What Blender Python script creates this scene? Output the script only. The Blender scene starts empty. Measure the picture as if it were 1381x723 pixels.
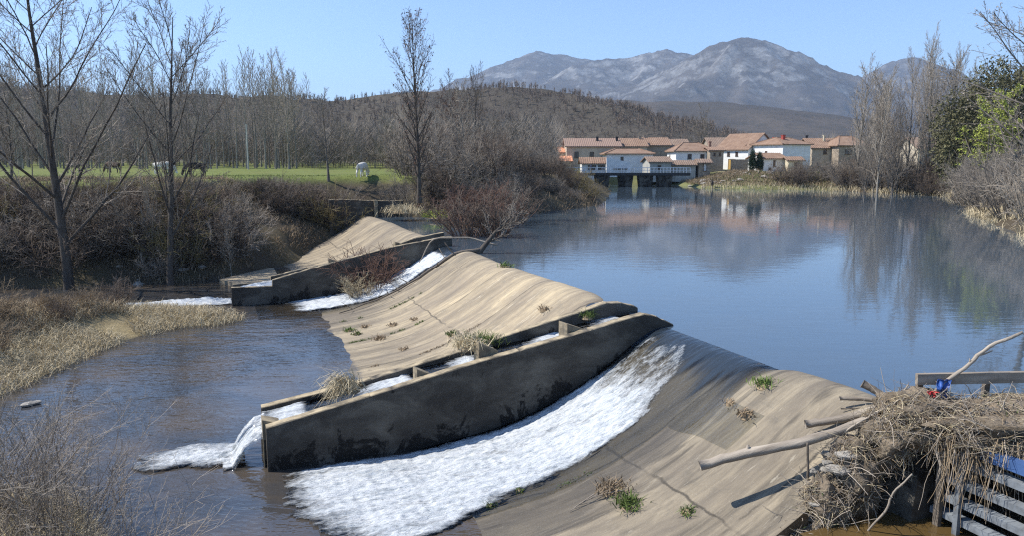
import bpy, math, random
import numpy as np
from mathutils import Vector, Matrix

scene = bpy.context.scene
COL = scene.collection

# ------------------------------------------------------------------ camera, sky, sun, exposure
FPX, CX, CY, HC = 1005.0, 690.5, 361.5, 5.0          # focal length and centre of the photograph in pixels, eye height above the pond
PITCH = math.atan((361.5 - 215.0) / FPX)
cam_data = bpy.data.cameras.new('camera')
cam_data.sensor_width = 36.0
cam_data.lens = 36.0 * FPX / 1381.0
cam_data.clip_start = 0.1
cam_data.clip_end = 30000
cam = bpy.data.objects.new('camera', cam_data)
cam.location = (0, 0, HC)
cam.rotation_euler = (math.radians(90) - PITCH, 0, 0)
COL.objects.link(cam)
scene.camera = cam

SUN_AZ = math.radians(-86)        # clockwise from straight ahead: the sun stands on the left
SUN_EL = math.radians(49)
world = bpy.data.worlds.new('World')
scene.world = world
world.use_nodes = True
wn = world.node_tree
wn.nodes.clear()
sky = wn.nodes.new('ShaderNodeTexSky')
sky.sky_type = 'NISHITA'
sky.sun_disc = False
sky.sun_elevation = SUN_EL
sky.sun_rotation = SUN_AZ
sky.altitude = 1400
sky.air_density = 0.9
sky.dust_density = 0.0
sky.ozone_density = 4.0
bg = wn.nodes.new('ShaderNodeBackground')
bg.inputs['Strength'].default_value = 0.15
wo = wn.nodes.new('ShaderNodeOutputWorld')
wn.links.new(sky.outputs[0], bg.inputs[0])
wn.links.new(bg.outputs[0], wo.inputs[0])

sun_data = bpy.data.lights.new('sun', 'SUN')
sun_data.energy = 4.6
sun_data.angle = math.radians(0.5)
sun_data.color = (1.0, 0.95, 0.87)
sun = bpy.data.objects.new('sun', sun_data)
SUN_DIR = Vector((math.sin(SUN_AZ) * math.cos(SUN_EL), math.cos(SUN_AZ) * math.cos(SUN_EL), math.sin(SUN_EL)))
sun.rotation_euler = SUN_DIR.to_track_quat('Z', 'Y').to_euler()
sun.location = (-60, 40, 80)
COL.objects.link(sun)

scene.view_settings.view_transform = 'Standard'
scene.view_settings.look = 'None'
scene.view_settings.exposure = 0.65
scene.view_settings.gamma = 1.0
scene.render.engine = 'CYCLES'
scene.cycles.use_denoising = False
scene.cycles.denoising_input_passes = 'RGB_ALBEDO_NORMAL'
scene.cycles.denoising_prefilter = 'ACCURATE'
scene.cycles.pixel_filter_type = 'BLACKMAN_HARRIS'
scene.cycles.filter_width = 1.2
scene.cycles.use_adaptive_sampling = True
scene.cycles.adaptive_threshold = 0.008
scene.cycles.max_bounces = 6
scene.cycles.diffuse_bounces = 2
scene.cycles.glossy_bounces = 3
scene.cycles.transmission_bounces = 3
scene.cycles.transparent_max_bounces = 12
scene.cycles.volume_bounces = 0
scene.cycles.caustics_reflective = False
scene.cycles.caustics_refractive = False

# ------------------------------------------------------------------ helpers
def ray(px, py):
    a = (px - CX) / FPX
    b = -(py - CY) / FPX
    return np.array([a, math.cos(PITCH) + b * math.sin(PITCH), -math.sin(PITCH) + b * math.cos(PITCH)])

def G(px, py, z=0.0):                     # where a sight line of the photograph meets the level z
    d = ray(px, py)
    k = (z - HC) / d[2]
    return np.array([d[0] * k, d[1] * k, z])

def at(px, py, Y):                        # the point of a sight line at distance Y
    d = ray(px, py)
    k = Y / d[1]
    return np.array([d[0] * k, Y, HC + d[2] * k])

def sstep(a, b, x):
    t = np.clip((np.asarray(x, float) - a) / (b - a), 0, 1)
    return t * t * (3 - 2 * t)

def _hash(ix, iy, seed):
    h = (ix.astype(np.int64) * 374761393 + iy.astype(np.int64) * 668265263 + seed * 974634877) & 0xffffffff
    h = ((h ^ (h >> 13)) * 1274126177) & 0xffffffff
    return ((h ^ (h >> 16)) & 0xffffff) / float(0xffffff)

def vnoise(x, y, seed=0):
    x = np.asarray(x, float); y = np.asarray(y, float)
    ix = np.floor(x); iy = np.floor(y)
    fx = x - ix; fy = y - iy
    fx = fx * fx * fx * (fx * (fx * 6 - 15) + 10); fy = fy * fy * fy * (fy * (fy * 6 - 15) + 10)
    a = _hash(ix, iy, seed); b = _hash(ix + 1, iy, seed); c = _hash(ix, iy + 1, seed); d = _hash(ix + 1, iy + 1, seed)
    return (a * (1 - fx) + b * fx) * (1 - fy) + (c * (1 - fx) + d * fx) * fy - 0.5

def fbm(x, y, octs=4, seed=0, ridged=False):
    s = 0.0; amp = 1.0; f = 1.0
    ca, sa = math.cos(0.6), math.sin(0.6)
    for o in range(octs):
        n = vnoise(x * f + o * 17.3, y * f - o * 9.1, seed + o)
        if ridged:
            n = 0.5 - 2 * np.abs(n)
        s = s + amp * n
        amp *= 0.5; f *= 2.03
        x, y = x * ca - y * sa, x * sa + y * ca
    return s

def mesh_np(name, V, quads=None, tris=None, smooth=False):
    me = bpy.data.meshes.new(name)
    V = np.asarray(V, np.float32)
    me.vertices.add(len(V))
    me.vertices.foreach_set('co', V.ravel())
    q = np.zeros((0, 4), np.int32) if quads is None or len(quads) == 0 else np.asarray(quads, np.int32)
    t = np.zeros((0, 3), np.int32) if tris is None or len(tris) == 0 else np.asarray(tris, np.int32)
    me.loops.add(q.size + t.size)
    me.loops.foreach_set('vertex_index', np.concatenate([q.ravel(), t.ravel()]).astype(np.int32))
    n = len(q) + len(t)
    me.polygons.add(n)
    starts = np.concatenate([np.arange(len(q)) * 4, q.size + np.arange(len(t)) * 3]).astype(np.int32)
    me.polygons.foreach_set('loop_start', starts)
    me.polygons.foreach_set('use_smooth', np.full(n, bool(smooth)))
    me.update(calc_edges=True)
    me.validate()
    return me

def link(name, me, mat=None, parent=None, loc=None, rotz=None):
    o = bpy.data.objects.new(name, me)
    COL.objects.link(o)
    if mat is not None and me is not None:
        if len(me.materials) == 0:
            me.materials.append(mat)
        elif me.materials[0] is not mat:          # a shared mesh in another colour
            o.material_slots[0].link = 'OBJECT'
            o.material_slots[0].material = mat
    if parent is not None:
        o.parent = parent
    if loc is not None:
        o.location = loc
    if rotz is not None:
        o.rotation_euler = (0, 0, rotz)
    return o

def tag(o, label=None, cat=None, group=None, kind=None):
    if label: o['label'] = label
    if cat: o['category'] = cat
    if group: o['group'] = group
    if kind: o['kind'] = kind
    return o

def empty(name, loc=(0, 0, 0), rotz=0.0):
    o = bpy.data.objects.new(name, None)
    o.empty_display_size = 0.3
    COL.objects.link(o)
    o.location = loc
    o.rotation_euler = (0, 0, rotz)
    return o

def copy_tree(o, parent=None):
    c = o.copy()
    COL.objects.link(c)
    c.parent = parent
    for ch in o.children:
        copy_tree(ch, c)
    return c

class MB:
    """collects boxes, prisms and tubes; build() links them as one mesh"""
    def __init__(self):
        self.V = []; self.Q = []; self.T = []; self.n = 0
    def add(self, V, Q=None, T=None):
        V = np.asarray(V, float).reshape(-1, 3)
        if Q is not None and len(Q): self.Q.append(np.asarray(Q) + self.n)
        if T is not None and len(T): self.T.append(np.asarray(T) + self.n)
        self.V.append(V); self.n += len(V)
        return self
    def box(self, x0, x1, y0, y1, z0, z1):
        return self.add([(x0, y0, z0), (x1, y0, z0), (x1, y1, z0), (x0, y1, z0), (x0, y0, z1), (x1, y0, z1), (x1, y1, z1), (x0, y1, z1)],
                        [(0, 3, 2, 1), (4, 5, 6, 7), (0, 1, 5, 4), (1, 2, 6, 5), (2, 3, 7, 6), (3, 0, 4, 7)])
    def hexa(self, P):            # 8 corners: bottom four then top four
        return self.add(P, [(0, 3, 2, 1), (4, 5, 6, 7), (0, 1, 5, 4), (1, 2, 6, 5), (2, 3, 7, 6), (3, 0, 4, 7)])
    def bar(self, a, b, w, h=None):   # box beam between two points
        a = np.array(a, float); b = np.array(b, float); h = h or w
        t = b - a; t /= np.linalg.norm(t)
        u = np.cross(t, (0, 0, 1.0))
        if np.linalg.norm(u) < 1e-3: u = np.array([1.0, 0, 0])
        u /= np.linalg.norm(u); v = np.cross(u, t)
        P = []
        for e in (a, b):
            for i, j in ((-1, -1), (1, -1), (1, 1), (-1, 1)):
                P.append(e + u * i * w / 2 + v * j * h / 2)
        return self.add(P, [(0, 1, 2, 3), (7, 6, 5, 4), (0, 4, 5, 1), (1, 5, 6, 2), (2, 6, 7, 3), (3, 7, 4, 0)])
    def tube(self, P, R, sides=6):
        V, Q = tubes(np.array([P], float), np.array([R], float), sides, caps=True)
        return self.add(V, Q)
    def prism(self, poly, y0, y1):  # polygon in x,z extruded in y (quads for the sides, fan for the ends)
        n = len(poly)
        V = [(x, y0, z) for x, z in poly] + [(x, y1, z) for x, z in poly]
        Q = [(i, (i + 1) % n, n + (i + 1) % n, n + i) for i in range(n)]
        T = [(0, i + 1, i) for i in range(1, n - 1)] + [(n, n + i, n + i + 1) for i in range(1, n - 1)]
        return self.add(V, Q, T)
    def mesh(self, name, smooth=False):
        return mesh_np(name, np.concatenate(self.V), np.concatenate(self.Q) if self.Q else None, np.concatenate(self.T) if self.T else None, smooth)
    def build(self, name, mat, parent=None, smooth=False, loc=None, rotz=None):
        return link(name, self.mesh(name, smooth), mat, parent, loc, rotz)

def tubes(P, R, sides, caps=False):
    """P (B,n,3), R (B,n) -> verts, quads"""
    B, n, _ = P.shape
    T = np.empty_like(P)
    T[:, 1:-1] = P[:, 2:] - P[:, :-2]
    T[:, 0] = P[:, 1] - P[:, 0]
    T[:, -1] = P[:, -1] - P[:, -2]
    T /= np.linalg.norm(T, axis=2, keepdims=True) + 1e-9
    mean = P[:, -1] - P[:, 0]
    ref = np.where((np.abs(mean[:, 2]) > 0.75 * np.linalg.norm(mean, axis=1))[:, None], np.array([[1.0, 0.13, 0]]), np.array([[0, 0.1, 1.0]]))
    U = np.cross(T, ref[:, None, :]); U /= np.linalg.norm(U, axis=2, keepdims=True) + 1e-9
    W = np.cross(T, U)
    a = np.arange(sides) * 2 * math.pi / sides
    ring = U[:, :, None, :] * np.cos(a)[None, None, :, None] + W[:, :, None, :] * np.sin(a)[None, None, :, None]
    V = P[:, :, None, :] + ring * R[:, :, None, None]
    V = V.reshape(-1, 3)
    b = np.arange(B)[:, None, None] * n * sides
    i = np.arange(n - 1)[None, :, None] * sides
    k = np.arange(sides)[None, None, :]
    k2 = (k + 1) % sides
    Q = np.stack([b + i + k, b + i + k2, b + i + sides + k2, b + i + sides + k], axis=-1).reshape(-1, 4)
    if caps and sides in (4, 6, 8):
        ex = []
        for bb in range(B):
            for off in (bb * n * sides, bb * n * sides + (n - 1) * sides):
                for m in range(1, sides - 2, 2):
                    ex.append((off, off + m, off + m + 1, off + (m + 2) % sides))
        Q = np.concatenate([Q, np.array(ex)])
    return V, Q

# ------------------------------------------------------------------ materials
class NT:
    def __init__(self, name):
        self.m = bpy.data.materials.new(name)
        self.m.use_nodes = True
        self.t = self.m.node_tree
        self.t.nodes.clear()
        self.out = self.n('ShaderNodeOutputMaterial')
    def n(self, typ, **kw):
        nd = self.t.nodes.new(typ)
        for k, v in kw.items():
            setattr(nd, k, v)
        return nd
    def l(self, a, b):
        self.t.links.new(a, b)
    def coords(self, scale=(1, 1, 1), kind='Object', rot=(0, 0, 0)):
        tc = self.n('ShaderNodeTexCoord'); mp = self.n('ShaderNodeMapping')
        self.l(tc.outputs[kind], mp.inputs[0])
        mp.inputs['Scale'].default_value = scale
        mp.inputs['Rotation'].default_value = rot
        return mp.outputs[0]
    def world(self, scale=(1, 1, 1), rot=(0, 0, 0)):
        g = self.n('ShaderNodeNewGeometry'); mp = self.n('ShaderNodeMapping')
        self.l(g.outputs['Position'], mp.inputs[0])
        mp.inputs['Scale'].default_value = scale
        mp.inputs['Rotation'].default_value = rot
        return mp.outputs[0]
    def noise(self, vec, scale, detail=4, rough=0.55, dist=0.0):
        nz = self.n('ShaderNodeTexNoise')
        nz.inputs['Scale'].default_value = scale
        nz.inputs['Detail'].default_value = detail
        nz.inputs['Roughness'].default_value = rough
        nz.inputs['Distortion'].default_value = dist
        if vec is not None: self.l(vec, nz.inputs['Vector'])
        return nz.outputs[0]
    def ramp(self, fac, stops):
        r = self.n('ShaderNodeValToRGB')
        e = r.color_ramp.elements
        while len(e) > 1: e.remove(e[-1])
        e[0].position = stops[0][0]; c = stops[0][1]
        e[0].color = (c, c, c, 1) if isinstance(c, (int, float)) else (*c, 1)
        for p, c in stops[1:]:
            x = e.new(p); x.color = (c, c, c, 1) if isinstance(c, (int, float)) else (*c, 1)
        self.l(fac, r.inputs[0])
        return r.outputs[0]
    def mix(self, fac, a, b, mode='MIX'):
        m = self.n('ShaderNodeMix', data_type='RGBA', blend_type=mode)
        for s, v in ((m.inputs['Factor'], fac), (m.inputs['A'], a), (m.inputs['B'], b)):
            pass
        ins = [i for i in m.inputs if i.enabled]
        f, A, B = m.inputs[0], m.inputs[6], m.inputs[7]
        for s, v in ((f, fac), (A, a), (B, b)):
            if isinstance(v, (int, float)): s.default_value = v if s is f else (v, v, v, 1)
            elif isinstance(v, tuple): s.default_value = (*v, 1)
            else: self.l(v, s)
        return m.outputs[2]
    def math(self, op, a, b=None, clamp=False):
        m = self.n('ShaderNodeMath', operation=op); m.use_clamp = clamp
        for s, v in ((m.inputs[0], a), (m.inputs[1], b)):
            if v is None: continue
            if isinstance(v, (int, float)): s.default_value = v
            else: self.l(v, s)
        return m.outputs[0]
    def attr(self, name):
        a = self.n('ShaderNodeAttribute'); a.attribute_name = name
        return a
    def bump(self, h, strength=0.4, dist=0.05, normal=None):
        b = self.n('ShaderNodeBump')
        b.inputs['Strength'].default_value = strength
        b.inputs['Distance'].default_value = dist
        self.l(h, b.inputs['Height'])
        if normal is not None: self.l(normal, b.inputs['Normal'])
        return b.outputs[0]
    def principled(self, color, rough=0.85, normal=None, spec=0.3, **kw):
        p = self.n('ShaderNodeBsdfPrincipled')
        if isinstance(color, tuple): p.inputs['Base Color'].default_value = (*color, 1)
        else: self.l(color, p.inputs['Base Color'])
        if isinstance(rough, (int, float)): p.inputs['Roughness'].default_value = rough
        else: self.l(rough, p.inputs['Roughness'])
        p.inputs['Specular IOR Level'].default_value = spec
        if normal is not None: self.l(normal, p.inputs['Normal'])
        for k, v in kw.items():
            p.inputs[k].default_value = v
        return p
    def done(self, shader):
        self.l(shader if not hasattr(shader, 'outputs') else shader.outputs[0], self.out.inputs['Surface'])
        return self.m

def simple_mat(name, c, c2=None, scale=3.0, rough=0.85, stretch=(1, 1, 1), bump=0.3, bdist=0.02, kind='Object', spec=0.25, per_object=0.0):
    k = NT(name)
    v = k.coords(stretch, kind)
    f = k.noise(v, scale, 5)
    c2 = c2 or tuple(x * 0.6 for x in c)
    colr = k.ramp(f, [(0.3, c2), (0.68, c)])
    if per_object:
        oi = k.n('ShaderNodeObjectInfo')
        hs = k.n('ShaderNodeHueSaturation')
        k.l(colr, hs.inputs['Color'])
        k.l(k.math('ADD', k.math('MULTIPLY', oi.outputs['Random'], per_object * 2), 1 - per_object), hs.inputs['Value'])
        colr = hs.outputs[0]
    nrm = k.bump(k.noise(v, scale * 4, 4), bump, bdist) if bump else None
    return k.done(k.principled(colr, rough, nrm, spec))

M = {}
M['bark_grey'] = simple_mat('bark_grey', (0.24, 0.205, 0.165), (0.10, 0.085, 0.07), 5, stretch=(1, 1, 0.3), bump=0.5, per_object=0.15)
M['bark_dark'] = simple_mat('bark_dark', (0.105, 0.088, 0.072), (0.04, 0.034, 0.03), 6, stretch=(1, 1, 0.3), bump=0.6, per_object=0.1)
M['bark_pale'] = simple_mat('bark_pale', (0.29, 0.265, 0.225), (0.16, 0.145, 0.12), 3, stretch=(1, 1, 0.3), bump=0.4, per_object=0.2)
M['twig_grey'] = simple_mat('twig_grey', (0.32, 0.275, 0.225), (0.195, 0.165, 0.135), 2, bump=0, per_object=0.22)
M['twig_dark'] = simple_mat('twig_dark', (0.20, 0.155, 0.12), (0.115, 0.088, 0.068), 2, bump=0, per_object=0.2)
M['twig_red'] = simple_mat('twig_red', (0.19, 0.112, 0.08), (0.12, 0.07, 0.052), 2, bump=0, per_object=0.15)
M['twig_olive'] = simple_mat('twig_olive', (0.24, 0.20, 0.09), (0.15, 0.12, 0.055), 2, bump=0, per_object=0.2)
M['twig_pale'] = simple_mat('twig_pale', (0.42, 0.36, 0.29), (0.27, 0.225, 0.175), 2, bump=0, per_object=0.15)
M['straw'] = simple_mat('straw', (0.66, 0.56, 0.37), (0.42, 0.34, 0.215), 1.4, bump=0, per_object=0.15)
M['straw_brown'] = simple_mat('straw_brown', (0.36, 0.27, 0.17), (0.19, 0.14, 0.09), 1.4, bump=0, per_object=0.15)
M['blade_green'] = simple_mat('blade_green', (0.13, 0.18, 0.045), (0.07, 0.10, 0.025), 2, bump=0, per_object=0.2)
M['leaf_yellow'] = simple_mat('leaf_yellow', (0.44, 0.47, 0.10), (0.27, 0.32, 0.06), 2, bump=0)
M['leaf_dark'] = simple_mat('leaf_dark', (0.135, 0.125, 0.06), (0.07, 0.068, 0.035), 0.8, bump=0, per_object=0.15)
M['leaf_cypress'] = simple_mat('leaf_cypress', (0.022, 0.045, 0.018), (0.01, 0.024, 0.01), 3, bump=0)
M['driftwood'] = simple_mat('driftwood', (0.38, 0.325, 0.26), (0.17, 0.14, 0.11), 7, stretch=(0.18, 1, 1), bump=0.6, bdist=0.02, per_object=0.12)
M['driftwood_dark'] = simple_mat('driftwood_dark', (0.20, 0.165, 0.13), (0.09, 0.075, 0.06), 7, stretch=(0.18, 1, 1), bump=0.6, bdist=0.02)
M['plank'] = simple_mat('plank', (0.22, 0.245, 0.27), (0.12, 0.13, 0.14), 6, stretch=(1, 0.12, 1), bump=0.5, bdist=0.01)
M['stone'] = simple_mat('stone', (0.42, 0.39, 0.34), (0.24, 0.215, 0.18), 4, bump=0.6, bdist=0.05, per_object=0.2)

def concrete_slab_mat():
    k = NT('slab_concrete')
    v = k.coords()
    base = k.ramp(k.noise(k.coords((0.085, 1.0, 0.15)), 1.5, 8, 0.66, 0.45), [(0.30, (0.23, 0.188, 0.132)), (0.44, (0.345, 0.28, 0.19)), (0.55, (0.46, 0.372, 0.242)), (0.70, (0.61, 0.49, 0.31))])
    fine = k.noise(k.coords((0.5, 3.2, 0.8)), 3.0, 7, 0.7, 0.5)
    c1 = k.mix(k.ramp(fine, [(0.38, 0.42), (0.58, 0.0)]), base, (0.185, 0.152, 0.112))
    wide = k.noise(k.coords((0.16, 0.35, 0.2)), 1.0, 5, 0.6, 0.6)
    c1 = k.mix(k.ramp(wide, [(0.38, 0.60), (0.56, 0.0)]), c1, (0.20, 0.165, 0.13))
    # old water stains following the flow, algae-dark
    st = k.noise(k.coords((0.16, 1.6, 0.3)), 1.1, 5, 0.6, 0.8)
    old = k.attr('old').outputs['Fac']
    c2 = k.mix(k.math('MULTIPLY', k.ramp(st, [(0.53, 0.0), (0.64, 0.75)]), k.math('ADD', k.math('MULTIPLY', old, 0.6), 0.4)), c1, (0.105, 0.09, 0.072))
    # lime streaks
    lm = k.noise(k.coords((0.30, 2.2, 0.5)), 1.7, 7, 0.7, 1.6)
    c3 = k.mix(k.ramp(lm, [(0.60, 0.0), (0.67, 0.55)]), c2, (0.62, 0.54, 0.40))
    # blotches of lichen, and the joints between the cast bays
    lich = k.noise(v, 1.7, 7, 0.7, 0.4)
    c3 = k.mix(k.ramp(lich, [(0.54, 0.0), (0.70, 0.55)]), c3, (0.185, 0.165, 0.13))
    sep = k.n('ShaderNodeSeparateXYZ'); k.l(v, sep.inputs[0])
    jn = k.math('MULTIPLY', k.math('SUBTRACT', k.noise(v, 1.3, 4, 0.6), 0.5), 0.35)
    j1 = k.math('PINGPONG', k.math('ADD', sep.outputs[1], jn), 2.05)
    j2 = k.math('PINGPONG', k.math('ADD', k.math('ADD', sep.outputs[0], 0.9), jn), 2.35)
    jf = k.math('MINIMUM', j1, j2)
    c3 = k.mix(k.math('MULTIPLY', k.ramp(jf, [(0.012, 0.85), (0.045, 0.0)]), k.ramp(k.noise(v, 0.7, 3), [(0.34, 0.0), (0.46, 1.0)])), c3, (0.085, 0.072, 0.055))
    # the near slab is greyer and older than the middle one
    hsv = k.n('ShaderNodeHueSaturation'); k.l(c3, hsv.inputs['Color']); hsv.inputs['Saturation'].default_value = 0.85; hsv.inputs['Value'].default_value = 0.60
    c3 = k.mix(old, c3, hsv.outputs[0])
    wet = k.attr('wet').outputs['Fac']
    wn_ = k.math('ADD', wet, k.math('MULTIPLY', k.math('SUBTRACT', k.noise(k.coords((0.2, 2.5, 0.4)), 2.0, 5, 0.6, 0.5), 0.5), 0.9), clamp=False)
    wf = k.ramp(wn_, [(0.4, 0.0), (0.6, 1.0)])
    c4 = k.mix(k.math('MULTIPLY', wf, 0.52), c3, (0.07, 0.062, 0.05))
    speck = k.noise(v, 38, 3, 0.7)
    c5 = k.mix(k.ramp(speck, [(0.62, 0.0), (0.75, 0.5)]), c4, (0.5, 0.46, 0.38))
    rough = k.math('SUBTRACT', 0.92, k.math('MULTIPLY', wf, 0.55))
    h = k.math('ADD', k.math('MULTIPLY', fine, 0.6), k.math('MULTIPLY', k.noise(v, 22, 6, 0.7), 0.5))
    nrm = k.bump(h, 0.55, 0.05)
    return k.done(k.principled(c5, rough, nrm, 0.35))
M['slab'] = concrete_slab_mat()

def concrete_wall_mat():
    k = NT('wall_concrete')
    v = k.coords()
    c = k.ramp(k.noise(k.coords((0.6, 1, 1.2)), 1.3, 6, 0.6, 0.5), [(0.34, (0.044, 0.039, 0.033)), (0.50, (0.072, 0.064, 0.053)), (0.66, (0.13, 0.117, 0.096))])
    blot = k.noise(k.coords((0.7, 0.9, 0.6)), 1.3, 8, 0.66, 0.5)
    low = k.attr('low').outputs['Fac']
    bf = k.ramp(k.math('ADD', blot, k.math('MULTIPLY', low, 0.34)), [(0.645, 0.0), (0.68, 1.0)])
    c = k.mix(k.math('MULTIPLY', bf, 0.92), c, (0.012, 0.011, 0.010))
    runs = k.noise(k.coords((2.2, 2.2, 0.12)), 2.0, 5, 0.65, 0.2)
    c = k.mix(k.ramp(runs, [(0.60, 0.0), (0.74, 0.35)]), c, (0.17, 0.155, 0.13))
    c = k.mix(k.ramp(k.noise(v, 9, 5, 0.7), [(0.58, 0.0), (0.72, 0.35)]), c, (0.14, 0.125, 0.10))
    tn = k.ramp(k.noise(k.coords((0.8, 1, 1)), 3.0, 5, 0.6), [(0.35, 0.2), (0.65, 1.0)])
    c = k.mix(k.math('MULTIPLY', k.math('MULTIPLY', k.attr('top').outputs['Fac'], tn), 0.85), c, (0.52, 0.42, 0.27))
    w = k.n('ShaderNodeTexWave', wave_type='BANDS', bands_direction='Z')
    k.l(k.coords((1, 1, 1)), w.inputs[0]); w.inputs['Scale'].default_value = 1.9; w.inputs['Distortion'].default_value = 0.6; w.inputs['Detail'].default_value = 2
    h = k.math('ADD', k.math('MULTIPLY', w.outputs[1], 0.22), k.noise(v, 14, 6, 0.7))
    return k.done(k.principled(c, 0.9, k.bump(h, 0.5, 0.03), 0.25))
M['wall'] = concrete_wall_mat()

def water_mat(name, deep, shallow, s1, strength, calm, rot=0.0, patch=0.02):
    k = NT(name)
    g = k.world((1, 1, 1), (0, 0, rot))
    big = k.noise(k.world((1, 1.6, 1), (0, 0, rot)), patch, 4, 0.55, 0.6)
    a = k.noise(k.world((0.5, 1.35, 1), (0, 0, rot)), s1, 3, 0.5, 0.2)
    b = k.noise(k.world((0.6, 1.2, 1), (0, 0, rot)), s1 * 3.1, 2, 0.5, 0.2)
    h = k.math('ADD', a, k.math('MULTIPLY', b, 0.42))
    amp = k.ramp(big, [(0.40, calm), (0.58, 1.0)])
    h = k.math('MULTIPLY', h, amp)
    nrm = k.bump(h, strength, 0.1)
    colr = k.mix(k.ramp(k.noise(g, 0.35, 4, 0.55, 0.5), [(0.4, 0.0), (0.66, 1.0)]), deep, shallow)
    p = k.principled(colr, 0.04, nrm, 0.5, IOR=1.75)
    return k.done(p)
M['pond'] = water_mat('pond_water', (0.058, 0.084, 0.112), (0.062, 0.084, 0.106), 1.3, 0.055, 0.25, 0.25, 0.035)
M['river'] = water_mat('river_water', (0.044, 0.046, 0.050), (0.088, 0.068, 0.048), 2.0, 0.42, 0.45, 0.5, 0.15)
M['race'] = water_mat('race_water', (0.10, 0.065, 0.025), (0.14, 0.09, 0.035), 2.2, 0.15, 0.5, 0.5, 0.3)

def foam_mat():
    k = NT('white_water')
    cov = k.attr('cov').outputs['Fac']
    v = k.coords((0.55, 1.6, 1.0))
    n1 = k.noise(v, 3.2, 6, 0.68, 0.5)
    n2 = k.noise(k.coords((0.42, 1.5, 1)), 17, 4, 0.7, 0.4)
    s = k.math('ADD', k.math('MULTIPLY', n1, 0.65), k.math('MULTIPLY', n2, 0.45))
    f = k.math('SUBTRACT', k.math('ADD', s, cov), 1.0)
    fac = k.ramp(f, [(0.0, 0.0), (0.30, 1.0)])
    h = k.math('ADD', n2, k.math('MULTIPLY', n1, 1.2))
    nrm = k.bump(h, 0.9, 0.05)
    fcol = k.mix(k.ramp(k.noise(k.coords((0.30, 2.4, 1)), 5.0, 6, 0.7, 0.3), [(0.36, 0.75), (0.56, 0.0)]), (0.60, 0.62, 0.63), (0.30, 0.345, 0.375))
    white = k.principled(fcol, 0.6, nrm, 0.4)
    wn_ = k.bump(k.noise(k.coords((0.35, 2.2, 1)), 2.4, 3, 0.5, 0.3), 0.5, 0.08)
    fr = k.n('ShaderNodeFresnel'); fr.inputs['IOR'].default_value = 1.42; k.l(wn_, fr.inputs['Normal'])
    gl = k.n('ShaderNodeBsdfGlossy'); gl.inputs['Roughness'].default_value = 0.06; k.l(wn_, gl.inputs['Normal'])
    tr = k.n('ShaderNodeBsdfTransparent'); tr.inputs[0].default_value = (0.86, 0.88, 0.88, 1)
    body = k.n('ShaderNodeBsdfDiffuse'); body.inputs[0].default_value = (0.032, 0.045, 0.062, 1)
    dp = k.n('ShaderNodeMixShader'); k.l(k.attr('deep').outputs['Fac'], dp.inputs[0]); k.l(tr.outputs[0], dp.inputs[1]); k.l(body.outputs[0], dp.inputs[2])
    film = k.n('ShaderNodeMixShader'); k.l(fr.outputs[0], film.inputs[0]); k.l(dp.outputs[0], film.inputs[1]); k.l(gl.outputs[0], film.inputs[2])
    mx = k.n('ShaderNodeMixShader'); k.l(fac, mx.inputs[0]); k.l(film.outputs[0], mx.inputs[1]); k.l(white.outputs[0], mx.inputs[2])
    return k.done(mx)
M['foam'] = foam_mat()

def ground_mat():
    k = NT('ground_soil_and_grass')
    col = k.attr('zone').outputs['Color']
    f = k.noise(k.world(), 0.9, 6, 0.65)
    hs = k.mix(k.ramp(f, [(0.3, 0.45), (0.6, 0.0)]), col, (0.05, 0.042, 0.03))
    f2 = k.noise(k.world(), 0.12, 4, 0.6)
    hs = k.mix(k.ramp(f2, [(0.45, 0.0), (0.7, 0.35)]), hs, (0.22, 0.19, 0.08))
    nrm = k.bump(k.noise(k.world(), 5, 6, 0.7), 0.8, 0.12)
    return k.done(k.principled(hs, 0.95, nrm, 0.15))
M['ground'] = ground_mat()

def hill_mat(name, a, b, c, s):
    k = NT(name)
    f = k.noise(k.world(), s, 6, 0.65, 0.4)
    f2 = k.noise(k.world(), s * 7, 5, 0.65)
    colr = k.mix(k.ramp(f, [(0.45, 0.0), (0.62, 1.0)]), a, b)
    colr = k.mix(k.ramp(f2, [(0.45, 0.0), (0.65, 0.6)]), colr, c)
    nrm = k.bump(k.noise(k.world(), s * 12, 5, 0.7), 1.0, 2.5)
    return k.done(k.principled(colr, 1.0, nrm, 0.05))
M['hill'] = hill_mat('hill_scrub', (0.092, 0.08, 0.066), (0.112, 0.097, 0.076), (0.06, 0.054, 0.043), 0.02)
M['foothill'] = hill_mat('foothill_scrub', (0.075, 0.066, 0.058), (0.10, 0.085, 0.072), (0.05, 0.05, 0.045), 0.006)

def mountain_mat():
    k = NT('mountain_rock')
    g = k.world()
    f = k.noise(g, 0.0021, 7, 0.66, 0.6)
    steep = k.attr('rock').outputs['Fac']
    ff = k.math('ADD', k.math('MULTIPLY', f, 0.75), k.math('MULTIPLY', steep, 0.5))
    f3 = k.noise(g, 0.013, 6, 0.7, 0.5)
    ff = k.math('ADD', ff, k.math('MULTIPLY', k.math('SUBTRACT', f3, 0.5), 0.9))
    fac = k.ramp(ff, [(0.70, 0.0), (0.98, 1.0)])
    rock = k.ramp(k.noise(g, 0.03, 6, 0.7), [(0.3, (0.115, 0.112, 0.108)), (0.62, (0.285, 0.28, 0.27))])
    scrub = k.ramp(k.noise(g, 0.006, 6, 0.65), [(0.35, (0.058, 0.052, 0.048)), (0.65, (0.105, 0.092, 0.08))])
    colr = k.mix(fac, scrub, rock)
    nrm = k.bump(k.noise(g, 0.02, 8, 0.75), 0.8, 9.0)
    return k.done(k.principled(colr, 1.0, nrm, 0.05))
M['mountain'] = mountain_mat()

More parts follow.
